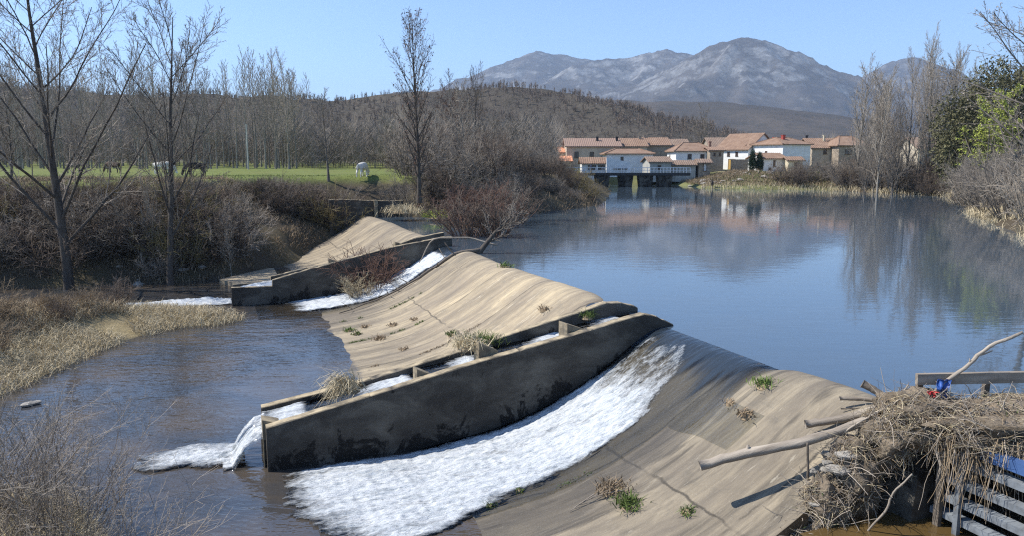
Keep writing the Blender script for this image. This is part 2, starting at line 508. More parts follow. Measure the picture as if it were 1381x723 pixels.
def roof_mat(name, a, b, c):
    k = NT(name)
    v = k.coords()
    f = k.noise(v, 0.9, 6, 0.7)
    f2 = k.noise(k.coords((4, 4, 4)), 1.6, 4, 0.7)
    colr = k.mix(k.ramp(f, [(0.38, 0.0), (0.62, 1.0)]), a, b)
    colr = k.mix(k.ramp(f2, [(0.5, 0.0), (0.66, 0.7)]), colr, c)
    return k.done(k.principled(colr, 0.9, k.bump(f2, 0.5, 0.06), 0.2))
M['tile_red'] = roof_mat('clay_tile_red', (0.225, 0.142, 0.098), (0.31, 0.208, 0.145), (0.13, 0.095, 0.075))
M['tile_brown'] = roof_mat('clay_tile_brown', (0.21, 0.148, 0.11), (0.28, 0.205, 0.155), (0.12, 0.09, 0.075))
M['tile_rose'] = roof_mat('clay_tile_rose', (0.26, 0.18, 0.14), (0.295, 0.205, 0.16), (0.22, 0.15, 0.12))
M['tile_orange'] = roof_mat('clay_tile_orange', (0.60, 0.26, 0.14), (0.66, 0.33, 0.2), (0.42, 0.19, 0.12))
M['plaster_white'] = simple_mat('plaster_white', (0.82, 0.82, 0.80), (0.68, 0.67, 0.64), 0.8, bump=0.1)
M['plaster_beige'] = simple_mat('plaster_beige', (0.52, 0.45, 0.35), (0.42, 0.36, 0.28), 0.8, bump=0.1)
M['plaster_grey'] = simple_mat('plaster_grey', (0.44, 0.43, 0.39), (0.33, 0.33, 0.29), 0.8, bump=0.1)
M['plaster_cream'] = simple_mat('plaster_cream', (0.66, 0.58, 0.42), (0.52, 0.45, 0.32), 0.8, bump=0.1)
M['masonry'] = simple_mat('masonry', (0.40, 0.33, 0.25), (0.22, 0.18, 0.14), 2.5, bump=0.6, bdist=0.05)
M['brick'] = simple_mat('brick', (0.36, 0.2, 0.13), (0.25, 0.14, 0.1), 2.5, bump=0.5, bdist=0.03)
M['window_dark'] = simple_mat('window_dark', (0.03, 0.035, 0.045), (0.02, 0.022, 0.03), 1.0, rough=0.2, bump=0, spec=0.5)
M['window_frame'] = simple_mat('window_frame', (0.16, 0.10, 0.065), None, 3, bump=0)
M['frame_white'] = simple_mat('frame_white', (0.75, 0.75, 0.73), None, 3, bump=0)
M['door_yellow'] = simple_mat('door_yellow', (0.50, 0.33, 0.11), (0.4, 0.26, 0.09), 3, bump=0)
M['door_brown'] = simple_mat('door_brown', (0.16, 0.09, 0.05), None, 3, bump=0)
M['chimney_red'] = simple_mat('chimney_red', (0.42, 0.075, 0.055), (0.3, 0.06, 0.05), 2, bump=0.2)
M['rail_white'] = simple_mat('rail_white', (0.72, 0.74, 0.76), (0.55, 0.57, 0.6), 2, bump=0)
M['dark_steel'] = simple_mat('dark_steel', (0.06, 0.06, 0.062), None, 2, bump=0.1)
M['blue_paint'] = simple_mat('blue_paint', (0.07, 0.14, 0.32), (0.05, 0.10, 0.23), 4, rough=0.5, bump=0.1)
M['blue_sheet'] = simple_mat('blue_sheet', (0.05, 0.13, 0.42), (0.03, 0.06, 0.2), 5, rough=0.45, bump=0.3)
M['red_plastic'] = simple_mat('red_plastic', (0.62, 0.06, 0.06), (0.5, 0.05, 0.05), 4, rough=0.45, bump=0)
M['white_plastic'] = simple_mat('white_plastic', (0.75, 0.76, 0.78), None, 4, rough=0.5, bump=0.1)
M['hide_white'] = simple_mat('hide_white', (0.78, 0.75, 0.68), (0.62, 0.58, 0.5), 2, bump=0)
M['hide_black'] = simple_mat('hide_black', (0.022, 0.02, 0.018), None, 2, bump=0)
M['hide_brown'] = simple_mat('hide_brown', (0.10, 0.065, 0.045), None, 2, bump=0)
M['hide_dun'] = simple_mat('hide_dun', (0.22, 0.18, 0.13), None, 2, bump=0)
M['horn'] = simple_mat('horn', (0.5, 0.45, 0.36), None, 2, bump=0)
M['cloth_dark'] = simple_mat('cloth_dark', (0.03, 0.03, 0.035), None, 4, bump=0)
M['cloth_blue'] = simple_mat('cloth_blue', (0.035, 0.05, 0.11), None, 4, bump=0)
M['skin'] = simple_mat('skin', (0.5, 0.3, 0.22), None, 4, bump=0)
M['wet_rock'] = simple_mat('wet_rock', (0.30, 0.26, 0.20), (0.13, 0.11, 0.085), 3, bump=0.8, bdist=0.06)

# ------------------------------------------------------------------ the weir's own frame: s along the crest (away), t downstream
WO = G(895, 440, 0)[:2]
SD = np.array([-0.36792, 0.92986])
TD = np.array([-0.92986, -0.36792])
WROT = math.atan2(TD[1], TD[0])              # local x = t, local y = -s
LOW = -2.75                                  # level of the river below the weir
def W(s, t, z=0.0):
    p = WO + SD * s + TD * t
    return np.array([p[0], p[1], z])
def st(p):
    q = np.asarray(p[:2]) - WO
    return float(q @ SD), float(q @ TD)
def wlink(name, me, mat, parent=None):
    if parent is not None:
        return link(name, me, mat, parent)
    return link(name, me, mat, None, (WO[0], WO[1], 0), WROT)

PT = np.array([-1.2, -0.7, -0.35, 0.0, 0.4, 0.8, 1.5, 2.2, 3.0, 4.0, 4.8, 5.5, 6.2, 7.0, 8.0, 9.0, 10.5])
PZ = np.array([-1.4, -0.45, -0.10, 0.0, -0.04, -0.19, -0.62, -1.08, -1.54, -2.00, -2.28, -2.46, -2.58, -2.68, -2.78, -2.87, -3.0])
def _smooth_profile():
    tt = np.linspace(-1.2, 10.5, 400)
    zz = np.interp(tt, PT, PZ)
    ker = np.hanning(25); ker /= ker.sum()
    zz = np.convolve(np.pad(zz, 12, mode='edge'), ker, mode='valid')
    return tt, zz
_PTT, _PZZ = _smooth_profile()
def crest_off(s):
    s = np.asarray(s, float)
    dry = 0.16 + 0.05 * np.sin(s * 0.35)
    wet = np.maximum.reduce([sstep(-5.6, -4.3, s) * (1 - sstep(0.0, 0.6, s)), sstep(1.6, 2.4, s) * (1 - sstep(3.2, 5.0, s)), sstep(18.6, 20.2, s) * (1 - sstep(22.7, 23.2, s))])
    return dry * (1 - wet) - 0.13 * wet
def slab_z(s, t):
    t = np.asarray(t, float)
    return np.interp(t, _PTT, _PZZ) + crest_off(s) * (1 - 0.85 * sstep(1.0, 7.0, t)) + 0.05 * fbm(np.asarray(s) * 0.6, t * 0.25, 3, 5)
def S(px, py, t_hint=None):               # where a sight line meets the slab
    z = -1.0
    for i in range(40):
        p = G(px, py, z)
        s, t = st(p)
        z = 0.6 * z + 0.4 * float(np.clip(slab_z(s, np.clip(t, 0, 10.5)), -2.9, 0.3))
    return p, s, t

# ------------------------------------------------------------------ ground
river_poly = np.array([(-90, 10), (-40, 13), (-14, 16.3), (-10.2, 15.9), (-8.4, 14.2), (-7.4, 11), (-7, 6), (-8, -40), (7, -40), (6, 5), (6.6, 11.8),
                       tuple(W(-8.6, 1.5)[:2]), tuple(W(-8.6, 0.2)[:2]), tuple(W(47, 0.2)[:2]), (-15.6, 62), (-16.5, 54), (-18.2, 47.9), (-22.6, 45.9), (-30, 44.5), (-45, 41), (-90, 34),
                       (-90, 29), (-45, 36), (-26, 37.8), (-20.2, 37.5), (-17.2, 37.9), (-14.6, 37.0), (-13.0, 35.5), (-13.6, 34.2), (-15.5, 33.4), (-16.3, 31), (-16.7, 28.5), (-16.9, 23.7), (-18.5, 21.5), (-40, 19), (-90, 16)])
pond_poly = np.array([tuple(W(-9.0, 0.3)[:2]), tuple(W(47, 0.3)[:2]), (-10.0, 65.0), (-6, 66), (0, 66.5), (2.5, 70), (9.7, 82.5), (13, 100), (16, 120), (16.5, 152), (33, 152), (34, 131.5), (43, 127.5), (51, 124.4), (57, 112), (59.6, 102),
                      (52, 88), (41, 66), (32, 46), (24.5, 30), (17, 18), (12.5, 13.3), (9.8, 12.6)])
def sdist(poly, x, y):
    n = len(poly)
    d2 = np.full(x.shape, 1e18); inside = np.zeros(x.shape, bool)
    for i in range(n):
        a = poly[i]; b = poly[(i + 1) % n]
        ex, ey = b[0] - a[0], b[1] - a[1]
        wx, wy = x - a[0], y - a[1]
        k = np.clip((wx * ex + wy * ey) / (ex * ex + ey * ey + 1e-12), 0, 1)
        d2 = np.minimum(d2, (wx - k * ex) ** 2 + (wy - k * ey) ** 2)
        c = ((a[1] <= y) & (b[1] > y)) | ((b[1] <= y) & (a[1] > y))
        xi = a[0] + (y - a[1]) / (ey if abs(ey) > 1e-12 else 1e-12) * ex
        inside ^= c & (x < xi)
    d = np.sqrt(d2)
    return np.where(inside, -d, d)

def ground_h(x, y):
    x = np.asarray(x, float); y = np.asarray(y, float)
    dR = sdist(river_poly, x, y); dP = sdist(pond_poly, x, y)
    wob = fbm(x * 0.25, y * 0.25, 4, 3)
    # level of the land away from the water
    right = sstep(2, 14, x - 0.12 * y)
    plat = 3.4 * (1 - right) + 2.2 * right
    far = sstep(120, 142, y) * sstep(6, 20, x)
    plat = plat * (1 - far) + 2.7 * far
    reed = (1 - sstep(38.5, 42.5, y)) * (1 - sstep(-13, -11, x))
    plat = plat * (1 - reed) + (-1.75 + 0.9 * sstep(-20, -40, x)) * reed
    nearl = (1 - sstep(15.5, 18, y)) * (1 - sstep(2, 5, x))
    plat = plat * (1 - nearl) + (-0.85) * nearl
    wid = 5.0 - 1.8 * nearl + 4.5 * (1 - reed) * (1 - right)
    e = np.clip(dR + wob * 0.9, -3, 60)
    hR = np.where(e < 0, LOW - 0.35 + e * 0.35, LOW - 0.05 + (plat - LOW) * (0.35 * sstep(0, 2.5, e) + 0.65 * sstep(2.0, wid, e)))
    hR = np.where((e < 0), np.maximum(hR, -3.6), hR)
    e2 = np.clip(dP + wob * 0.8, -4, 60)
    hP = np.where(e2 < 0, -0.25 + e2 * 0.4, -0.08 + (plat + 0.1) * (0.25 * sstep(0, 1.5, e2) + 0.75 * sstep(0.8, 7.0 + 6.0 * right, e2)))
    h = np.minimum(hR, hP)
    h = h + np.where((dR > 0.5) & (dP > 0.5), 0.25 * fbm(x * 0.12, y * 0.12, 4, 9), 0)
    h = h + 0.05 * np.clip(y - 150, 0, 200) * 0.3
    return np.where(y > 400, 3.0, h), dR, dP

def nonuni(a, b, step, lo, hi, grow=1.25):
    mid = list(np.arange(a, b + 1e-6, step))
    up = []; v = b; s_ = step
    while v < hi:
        s_ *= grow; v = min(v + s_, hi); up.append(v)
    dn = []; v = a; s_ = step
    while v > lo:
        s_ *= grow; v = max(v - s_, lo); dn.append(v)
    return np.array(dn[::-1] + mid + up)

gx = nonuni(-62, 66, 0.62, -6500, 6500); gy = nonuni(4, 160, 0.62, -300, 9000)
GX, GY = np.meshgrid(gx, gy)
GZ, gdR, gdP = ground_h(GX, GY)
ny, nx = GX.shape
idx = np.arange(nx * ny).reshape(ny, nx)
gq = np.stack([idx[:-1, :-1], idx[:-1, 1:], idx[1:, 1:], idx[1:, :-1]], -1).reshape(-1, 4)
me = mesh_np('ground', np.stack([GX, GY, GZ], -1).reshape(-1, 3), gq, smooth=True)
zone = np.zeros((ny, nx, 4)); zone[..., 3] = 1
dirt = np.array([0.085, 0.068, 0.047]); mead = np.array([0.155, 0.185, 0.05]); strw = np.array([0.30, 0.24, 0.135]); vill = np.array([0.17, 0.18, 0.075]); tan = np.array([0.46, 0.38, 0.27])
c = np.broadcast_to(dirt, GX.shape + (3,)).copy()
def blend(c, col, w):
    return c * (1 - w[..., None]) + col * w[..., None]
c = blend(c, mead, sstep(2.5, 3.3, GZ) * sstep(-1, -6, GX))
c = blend(c, strw, (1 - sstep(39, 42, GY)) * (1 - sstep(-13, -11, GX)))
c = blend(c, vill, sstep(118, 130, GY) * sstep(4, 14, GX))
road = sstep(2.3, 2.6, GZ) * np.exp(-(((GX - 47) / 9) ** 2 + ((GY - 150) / 6) ** 2) * 1.2)
c = blend(c, tan, np.clip(road * 1.6, 0, 1))
c = blend(c, np.array([0.15, 0.14, 0.08]), sstep(170, 260, GY))
zone[..., :3] = c
ca = me.color_attributes.new('zone', 'FLOAT_COLOR', 'POINT')
ca.data.foreach_set('color', zone.reshape(-1).astype(np.float32))
tag(link('ground', me, M['ground']), kind='structure')
def gz(x, y):
    return float(ground_h(np.array([x]), np.array([y]))[0][0])

def GR(px, py, y0=40.0, y1=160.0):          # where a sight line first meets the ground
    d = ray(px, py)
    for y in np.arange(y0, y1, 0.25):
        p = np.array([d[0], d[1], d[2]]) * (y / d[1]) + (0, 0, HC)
        if p[2] <= gz(p[0], p[1]): return p
    return p

# ------------------------------------------------------------------ water
def poly_sheet(name, poly, z, mat):
    from mathutils.geometry import tessellate_polygon
    V = [(p[0], p[1], z) for p in poly]
    T = tessellate_polygon([[Vector(v) for v in V]])
    me = mesh_np(name, V, None, [tuple(t) for t in T])
    # every face up
    me.update()
    fl = [p.normal.z < 0 for p in me.polygons]
    if any(fl):
        T2 = [tuple(reversed(t)) if f else tuple(t) for t, f in zip(T, fl)]
        me = mesh_np(name, V, None, T2)
    return tag(link(name, me, mat), kind='structure')
wp = [tuple(W(-8.99, 0.08)[:2]), tuple(W(-4.6, 0.08)[:2]), tuple(W(22.9, 0.08)[:2]), tuple(W(46.9, 0.08)[:2]), tuple(W(49, -0.6)[:2]), (-12, 70), (0, 75), (6, 90), (9, 110), (10, 160), (40, 160), (44, 140), (60, 130), (68, 100), (60, 80), (48, 62), (40, 44), (30, 28), (20, 15), (12, 11.0)]
poly_sheet('pond_water', wp, 0.0, M['pond'])
rp = [tuple(W(-10.5, 7.2)[:2]), tuple(W(24, 6.6)[:2]), tuple(W(44, 4.0)[:2]), (-16, 66), (-30, 52), (-95, 46), (-95, 6), (-12, 8), (-12, -30), (8, -30), (8, 6)]
poly_sheet('river_water', rp, LOW, M['river'])

# ------------------------------------------------------------------ weir: slabs, walls, channels
def grid_st(s0, s1, t0, t1, ds, dt, zf):
    ss = np.linspace(s0, s1, int(abs(s1 - s0) / ds) + 2); tt = np.linspace(t0, t1, int(abs(t1 - t0) / dt) + 2)
    SS, TT = np.meshgrid(ss, tt)
    ZZ = zf(SS, TT)
    n, m = SS.shape
    ix = np.arange(n * m).reshape(n, m)
    q = np.stack([ix[:-1, :-1], ix[1:, :-1], ix[1:, 1:], ix[:-1, 1:]], -1).reshape(-1, 4)
    return SS, TT, ZZ, np.stack([TT, -SS, ZZ], -1).reshape(-1, 3), q[:, ::-1]

def set_attr(me, name, arr):
    a = me.attributes.new(name, 'FLOAT', 'POINT')
    a.data.foreach_set('value', np.asarray(arr, np.float32).ravel())

def slab(name, s0, s1, label, wetf, old, t1=10.3):
    SS, TT, ZZ, V, q = grid_st(s0, s1, -1.2, t1, 0.16, 0.12, slab_z)
    # a closed body: skirt down all round
    n, m = SS.shape
    Vb = V.copy(); Vb[:, 2] = -3.9
    off = len(V)
    ring = list(range(0, m)) + [r * m + m - 1 for r in range(1, n)] + [(n - 1) * m + c_ for c_ in range(m - 2, -1, -1)] + [r * m for r in range(n - 2, 0, -1)]
    ring = np.array(ring)
    base = np.stack([V[ring][:, 0], V[ring][:, 1], np.full(len(ring), -3.9)], -1)
    rb = off + np.arange(len(ring))
    sq = np.stack([ring, np.roll(ring, -1), np.roll(rb, -1), rb], -1)
    me = mesh_np(name, np.concatenate([V, base]), np.concatenate([q, sq]), smooth=True)
    set_attr(me, 'wet', np.concatenate([wetf(SS, TT).ravel(), np.zeros(len(ring))]))
    set_attr(me, 'old', np.concatenate([np.full(n * m, old) if np.isscalar(old) else old(SS, TT).ravel(), np.zeros(len(ring))]))
    o = wlink(name, me, M['slab'])
    return tag(o, label, 'spillway', kind='thing')

slab('spillway_slab', -9.0, -0.16, 'near sloping concrete spillway face with main white water running down beside the dark wall',
     lambda s, t: np.clip(sstep(-5.6, -4.2, s + 0.10 * t) + 0.75 * sstep(4.5, 7, t) * sstep(-6.6, -5.0, s) + 0.6 * sstep(7.0, 8.2, t), 0, 1), lambda s, t: sstep(-9.5, -5.0, s) * 0.2 + 0.8)
slab('spillway_slab', 2.32, 22.72, 'dry tan concrete spillway face between the two walled channels, streaked along its slope',
     lambda s, t: np.clip((1 - sstep(3.0, 4.2, s)) + sstep(18.8, 20.2, s) + 0.8 * sstep(7.3, 8.2, t), 0, 1), lambda s, t: np.clip(0.6 * sstep(3.5, 7.0, t) + 0.45 * sstep(13, 18, s), 0, 0.9))
slab('spillway_slab', 25.45, 47.0, 'far dry spillway face beyond the second channel below the abutment wall',
     lambda s, t: 0.7 * sstep(9.0, 9.8, t) + 0 * s, 0.55)

def wall_mesh(prof, s0, s1, zbot, mb=None, nt=60):
    """wall with a top profile [(t, z)...] between s0 and s1; a rounded-off coping edge"""
    ts = np.array([p[0] for p in prof]); zs = np.array([p[1] for p in prof])
    tt = np.unique(np.concatenate([np.linspace(ts[0], ts[-1], nt), ts, ts[1:-1] + 0.02]))
    zt = np.interp(tt, ts, zs)
    r = np.random.RandomState(int(abs(s0) * 100) + 3)
    b = 0.03
    cols = []; low = []; top = []
    for t, z in zip(tt, zt):
        j = r.uniform(-0.016, 0.010) - (0.05 if r.rand() < 0.06 else 0)
        hs = [zbot] + list(np.linspace(zbot, z - b, 7)[1:])
        sec = [(-s0, h) for h in hs] + [(-s0 - b * (1 if s1 > s0 else -1), z + j)] + [(-s1 + b, z + j * 0.7)] + [(-s1, h) for h in hs[::-1]]
        cols.append([(t, y, h) for y, h in sec])
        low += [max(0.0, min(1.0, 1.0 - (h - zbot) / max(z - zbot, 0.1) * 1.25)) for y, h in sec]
        top += [1.0 if h > z - b * 0.9 else 0.0 for y, h in sec]
    cols = np.array(cols); n, m, _ = cols.shape
    ix = np.arange(n * m).reshape(n, m)
    q = np.stack([ix[:-1, :-1], ix[1:, :-1], ix[1:, 1:], ix[:-1, 1:]], -1).reshape(-1, 4)
    ends = []
    for r_, flip in ((0, False), (n - 1, True)):
        h = m // 2
        for i in range(h - 1):
            f = (ix[r_, i], ix[r_, i + 1], ix[r_, m - 2 - i], ix[r_, m - 1 - i])
            ends.append(f if not flip else f[::-1])
    me = mesh_np('wall', cols.reshape(-1, 3), np.concatenate([q, np.array(ends)]))
    set_attr(me, 'low', low); set_attr(me, 'top', top)
    return me

def attr0(o, low=0.0, top=0.0):
    set_attr(o.data, 'low', np.full(len(o.data.vertices), low)); set_attr(o.data, 'top', np.full(len(o.data.vertices), top))
    return o

near_prof = [(-0.25, 0.05), (0.05, 0.20), (0.37, 0.36), (0.76, 0.45), (1.26, 0.38), (2.48, 0.14), (4.79, -0.28), (5.88, -0.46), (8.94, -1.08), (11.55, -1.60)]
far_prof = [(-0.30, 0.16), (-0.19, 0.23), (0.32, 0.37), (0.87, 0.41), (1.8, 0.18), (3.85, -0.26), (6.26, -0.82), (8.5, -1.28), (11.55, -1.76)]
ch = empty('raft_channel', (WO[0], WO[1], 0), WROT)
tag(ch, 'long dark concrete channel with two sloping walls across the weir beside the main white water', 'channel')
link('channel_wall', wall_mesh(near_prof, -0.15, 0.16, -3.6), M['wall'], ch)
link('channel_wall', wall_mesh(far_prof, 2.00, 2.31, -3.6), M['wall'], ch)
chan_t = np.array([-0.3, 0.5, 2.3, 2.6, 5.2, 5.5, 7.1, 7.4, 11.0, 11.6]); chan_z = np.array([-0.02, -0.06, -0.26, -0.44, -0.70, -0.88, -1.10, -1.26, -1.82, -1.90])
mb = MB()
for i in range(len(chan_t) - 1):
    a, b = chan_t[i], chan_t[i + 1]; za, zb = chan_z[i] - 0.12, chan_z[i + 1] - 0.12
    mb.hexa([(a, -2.0, -3.4), (b, -2.0, -3.4), (b, -0.165, -3.4), (a, -0.165, -3.4), (a, -2.0, za), (b, -2.0, zb), (b, -0.165, zb), (a, -0.165, za)])
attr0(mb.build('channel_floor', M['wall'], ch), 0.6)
for (ta, tb, za, zb, sa, sb) in ((2.45, 3.15, 0.02, 0.26, 0.17, 0.75), (5.3, 5.85, -0.30, -0.05, 0.17, 0.62), (7.2, 7.62, -0.80, -0.62, 0.17, 0.62), (11.2, 11.62, -1.62, -1.52, 0.17, 0.66)):
    mb = MB(); mb.hexa([(ta, -sb, -3.2), (tb, -sb, -3.2), (tb, -sa, -3.2), (ta, -sa, -3.2), (ta, -sb, za - 0.03), (tb, -sb, zb), (tb, -sa, zb + 0.02), (ta, -sa, za)])
    o = mb.build('baffle_block', M['wall'], ch); attr0(o, 0.0, 0.75)

ch2 = empty('raft_channel', (WO[0], WO[1], 0), WROT)
tag(ch2, 'far concrete channel with a stepped dark wall, beyond the dry tan spillway', 'channel')
f1 = [(-0.3, 0.55), (0.1, 0.58), (3.39, 0.08), (6.52, -0.62), (9.82, -1.46), (9.84, -1.80), (11.9, -1.74)]
f2 = [(-0.5, 0.60), (1.26, 0.32), (3.99, -0.50), (9.75, -1.62), (9.77, -1.95), (11.8, -1.95)]
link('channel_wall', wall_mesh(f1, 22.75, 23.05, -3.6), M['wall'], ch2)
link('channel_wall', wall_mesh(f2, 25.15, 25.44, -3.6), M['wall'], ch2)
mb = MB(); mb.hexa([(-0.3, -25.15, -3.4), (11.8, -25.15, -3.4), (11.8, -23.06, -3.4), (-0.3, -23.06, -3.4), (-0.3, -25.15, -0.2), (11.8, -25.15, -2.3), (11.8, -23.06, -2.3), (-0.3, -23.06, -0.2)])
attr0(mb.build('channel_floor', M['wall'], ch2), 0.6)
for ta, tb, za, zb in ((6.35, 6.75, -0.62, -0.45), (2.6, 3.0, 0.22, 0.35)):
    mb = MB(); mb.hexa([(ta, -23.6, -3), (tb, -23.6, -3), (tb, -23.06, -3), (ta, -23.06, -3), (ta, -23.6, za), (tb, -23.6, zb), (tb, -23.06, zb), (ta, -23.06, za)])
    attr0(mb.build('baffle_block', M['wall'], ch2), 0.0, 0.75)

ab = empty('abutment_wall', (WO[0], WO[1], 0), WROT)
tag(ab, 'shaded concrete abutment wall at the far end of the weir below the meadow', 'wall', kind='thing')
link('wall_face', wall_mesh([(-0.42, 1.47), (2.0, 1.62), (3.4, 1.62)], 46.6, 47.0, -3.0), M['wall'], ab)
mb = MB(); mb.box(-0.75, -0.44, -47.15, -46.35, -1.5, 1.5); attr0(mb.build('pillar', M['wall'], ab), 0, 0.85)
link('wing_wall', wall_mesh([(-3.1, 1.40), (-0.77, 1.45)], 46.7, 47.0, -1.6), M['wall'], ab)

led = MB()
led.hexa([tuple(v) for v in (
    (9.0, -34.5, -3.6), (12.5, -31.0, -3.6), (10.9, -27.5, -3.6), (9.0, -25.6, -3.6), (9.0, -34.5, -2.38), (12.5, -31.0, -2.5), (10.9, -27.5, -2.48), (9.0, -25.6, -2.36))])
o = led.build('concrete_apron', M['slab'], None, loc=(WO[0], WO[1], 0), rotz=WROT)
set_attr(o.data, 'wet', np.zeros(8)); set_attr(o.data, 'old', np.full(8, 0.2))
tag(o, 'flat pale concrete apron at the foot of the far spillway beside the left bank', 'apron')

# ------------------------------------------------------------------ white water
def foam_sheet(name, s0, s1, t0, t1, zf, cf, amp, ds=0.06, dt=0.07, seed=1, trim=False, film=False):
    SS, TT, ZZ, V, q = grid_st(s0, s1, t0, t1, ds, dt, zf)
    cov = np.clip(cf(SS, TT), 0, 1.2)
    n1 = 0.6 * fbm(SS * 2.3, TT * 0.9, 5, seed) + 0.8 * fbm(SS * 8.5, TT * 3.6, 4, seed + 7, True)
    V[:, 2] += (np.clip(cov - 0.25, 0, 1) * amp * (n1 + 0.35)).ravel()
    if trim:
        cf_ = cov.ravel()
        lim = trim if trim is not True else 0.30
        q = q[(cf_[q].max(axis=1) > np.where(film & (TT.ravel()[q].max(axis=1) > 7.6), 0.46, lim)) | (TT.ravel()[q].max(axis=1) < (2.6 if film else -9))]
    me = mesh_np(name, V, q, smooth=True)
    set_attr(me, 'cov', cov)
    set_attr(me, 'deep', np.where(TT < 3.2, 0.95 * (1 - sstep(0.7, 1.5, TT + 0.9 * fbm(SS * 5, TT * 0.35, 4, 3))) * (0.8 + 0.4 * fbm(SS * 9, TT * 0.5, 3, 4)) * sstep(-4.9, -4.2, SS), 0.0) if film else 0 * cov)
    return tag(wlink(name, me, M['foam']), kind='structure')

def film_z(s, t):
    z = np.interp(t, _PTT, _PZZ) - 0.13 * (1 - 0.85 * sstep(1.0, 7.0, t)) + 0.115
    z = 0.004 * (1 - sstep(0.05, 0.8, t)) + z * sstep(0.05, 0.8, t)
    return np.maximum(z, LOW + 0.02)
def cov_main(s, t):
    edge = np.interp(t, [0.4, 1.0, 2.6, 6.0, 8.4, 10.5], [-1.9, -2.9, -3.35, -3.85, -4.9, -4.9])
    nz = 0.5 * fbm(s * 1.5, t * 0.4, 4, 31)
    c_ = (0.80 + 0.14 * fbm(s * 3.0, t * 0.8, 4, 37)) * sstep(-0.12, 0.45, s - edge + nz * 0.5) * (0.35 + 0.65 * sstep(0.10, 0.55, -s + 0.4 * nz))  # foam thinned along the wall, painting its dark shadow strip into the coverage
    c_ = c_ * (0.60 * sstep(0.35, 0.9, t + nz * 1.2) + 0.40 * sstep(1.4, 3.2, t + nz))
    thin = 0.30 * sstep(-4.9, -3.9, s + 0.05 * t) * sstep(0.5, 1.4, t)
    tail = 1 - sstep(10.2, 12.6, t + 1.5 * nz + 0.25 * np.abs(s + 2))
    return np.maximum(c_, thin) * (0.1 + 0.9 * tail)
def main_z(s, t):
    edge = np.interp(t, [0.4, 1.0, 2.6, 6.0, 8.4, 10.5], [-1.9, -2.9, -3.35, -3.85, -4.9, -4.9])
    z = slab_z(s, np.minimum(t, 10.4)) + 0.012 + 0.075 * sstep(-0.15, 0.9, s - edge)
    k = sstep(0.9, 1.7, t)
    return np.maximum(film_z(s, t) * (1 - k) + z * k, LOW + 0.02)
foam_sheet('water_cascade', -6.4, -0.152, 0.06, 13.2, main_z, cov_main, 0.13, 0.04, 0.05, seed=2, trim=0.29, film=True)
def cov_mid(s, t):
    nz = 0.5 * fbm(s * 1.6, t * 0.5, 4, 41)
    return 0.85 * (1 - sstep(3.0, 3.9, s + 0.35 * np.maximum(t - 0.5, 0) + nz)) * sstep(0.3, 1.0, t)
foam_sheet('water_cascade', 2.315, 4.4, 0.06, 6.0, film_z, cov_mid, 0.12, seed=5, film=True)
def cov_far(s, t):
    nz = 0.6 * fbm(s * 1.2, t * 0.5, 4, 51)
    c_ = sstep(19.3, 20.3, s + nz) * sstep(0.4, 1.2, t)
    gap = 0.35 + 0.65 * sstep(2.5, 4.5, t)
    fan = 1 - sstep(7.8, 10.3, t + nz)
    return 0.90 * c_ * fan * np.maximum(gap, 1 - sstep(3.0, 4.0, t))
foam_sheet('water_cascade', 18.7, 22.74, 0.06, 10.8, film_z, cov_far, 0.16, 0.09, 0.1, seed=8, film=True)
# water in the near channel, its fall at the end and the foam below it
def chz(s, t):
    return np.interp(t, chan_t, chan_z) + 0 * s
def cov_ch(s, t):
    f_ = np.maximum.reduce([sstep(a - 0.1, a + 0.3, t) * (1 - sstep(a + 0.5, b, t)) for a, b in ((0.4, 2.0), (2.5, 4.6), (5.4, 6.9), (7.3, 9.8), (10.3, 12.5))])
    return 0.20 + 0.50 * f_ + 0.3 * fbm(s * 2, t * 1.1, 4, 61)
foam_sheet('water_race', 0.165, 1.995, -0.3, 11.55, chz, cov_ch, 0.13, seed=11)
def fallz(s, t):
    u = np.clip(t - 11.5, 0, 1.0)
    return np.maximum(-1.88 - 0.14 * u - 0.95 * u * u, LOW + 0.03) + 0.10 * fbm(s * 3, t * 1.2, 3, 8) - 0.25 * np.clip(np.abs(s - 1.08) - 0.45, 0, 1) ** 1.2
foam_sheet('water_fall', 0.22, 1.95, 11.5, 12.6, fallz, lambda s, t: (0.63 + 0.5 * fbm(s * 6, t * 1.2, 4, 5)) * (1 - 0.5 * sstep(0.55, 0.88, np.abs(s - 1.08) + 0.25 * fbm(s * 3, t * 3, 3, 6))), 0.22, 0.035, 0.035, seed=13)
def lowz(s, t):
    return LOW + 0.025 + 0 * s
def cov_out(s, t):
    nz = 1.0 * fbm(s * 0.9, t * 0.7, 4, 71)
    c_ = 1.0 - sstep(0.5, 1.25, np.abs(s - 1.3 - 0.12 * (t - 12)) + nz * 0.6)
    return (0.72 + 0.3 * nz) * c_ * (1 - sstep(13.4, 16.6, t + nz)) * sstep(11.9, 12.2, t)
foam_sheet('water_foam', -0.8, 4.2, 11.8, 17.5, lowz, cov_out, 0.20, 0.05, 0.05, seed=17, trim=0.47)
def cov_out2(s, t):
    nz = 1.0 * fbm(s * 0.8, t * 0.6, 4, 81)
    return 0.80 * (1 - sstep(0.5, 1.5, np.abs(s - 24.3 - 0.10 * (t - 12)) + nz * 0.7)) * (1 - sstep(17.0, 20.5, t + nz))
foam_sheet('water_foam', 21.8, 28.5, 11.92, 21.5, lowz, cov_out2, 0.25, 0.1, 0.1, seed=19, trim=0.47)
foam_sheet('water_race', 23.06, 25.14, -0.3, 11.85, lambda s, t: np.interp(t, [-0.3, 11.8], [-0.06, -2.2]) + 0 * s, lambda s, t: 0.7 + 0.3 * fbm(s * 2, t, 4, 91), 0.12, 0.12, 0.12, seed=23)

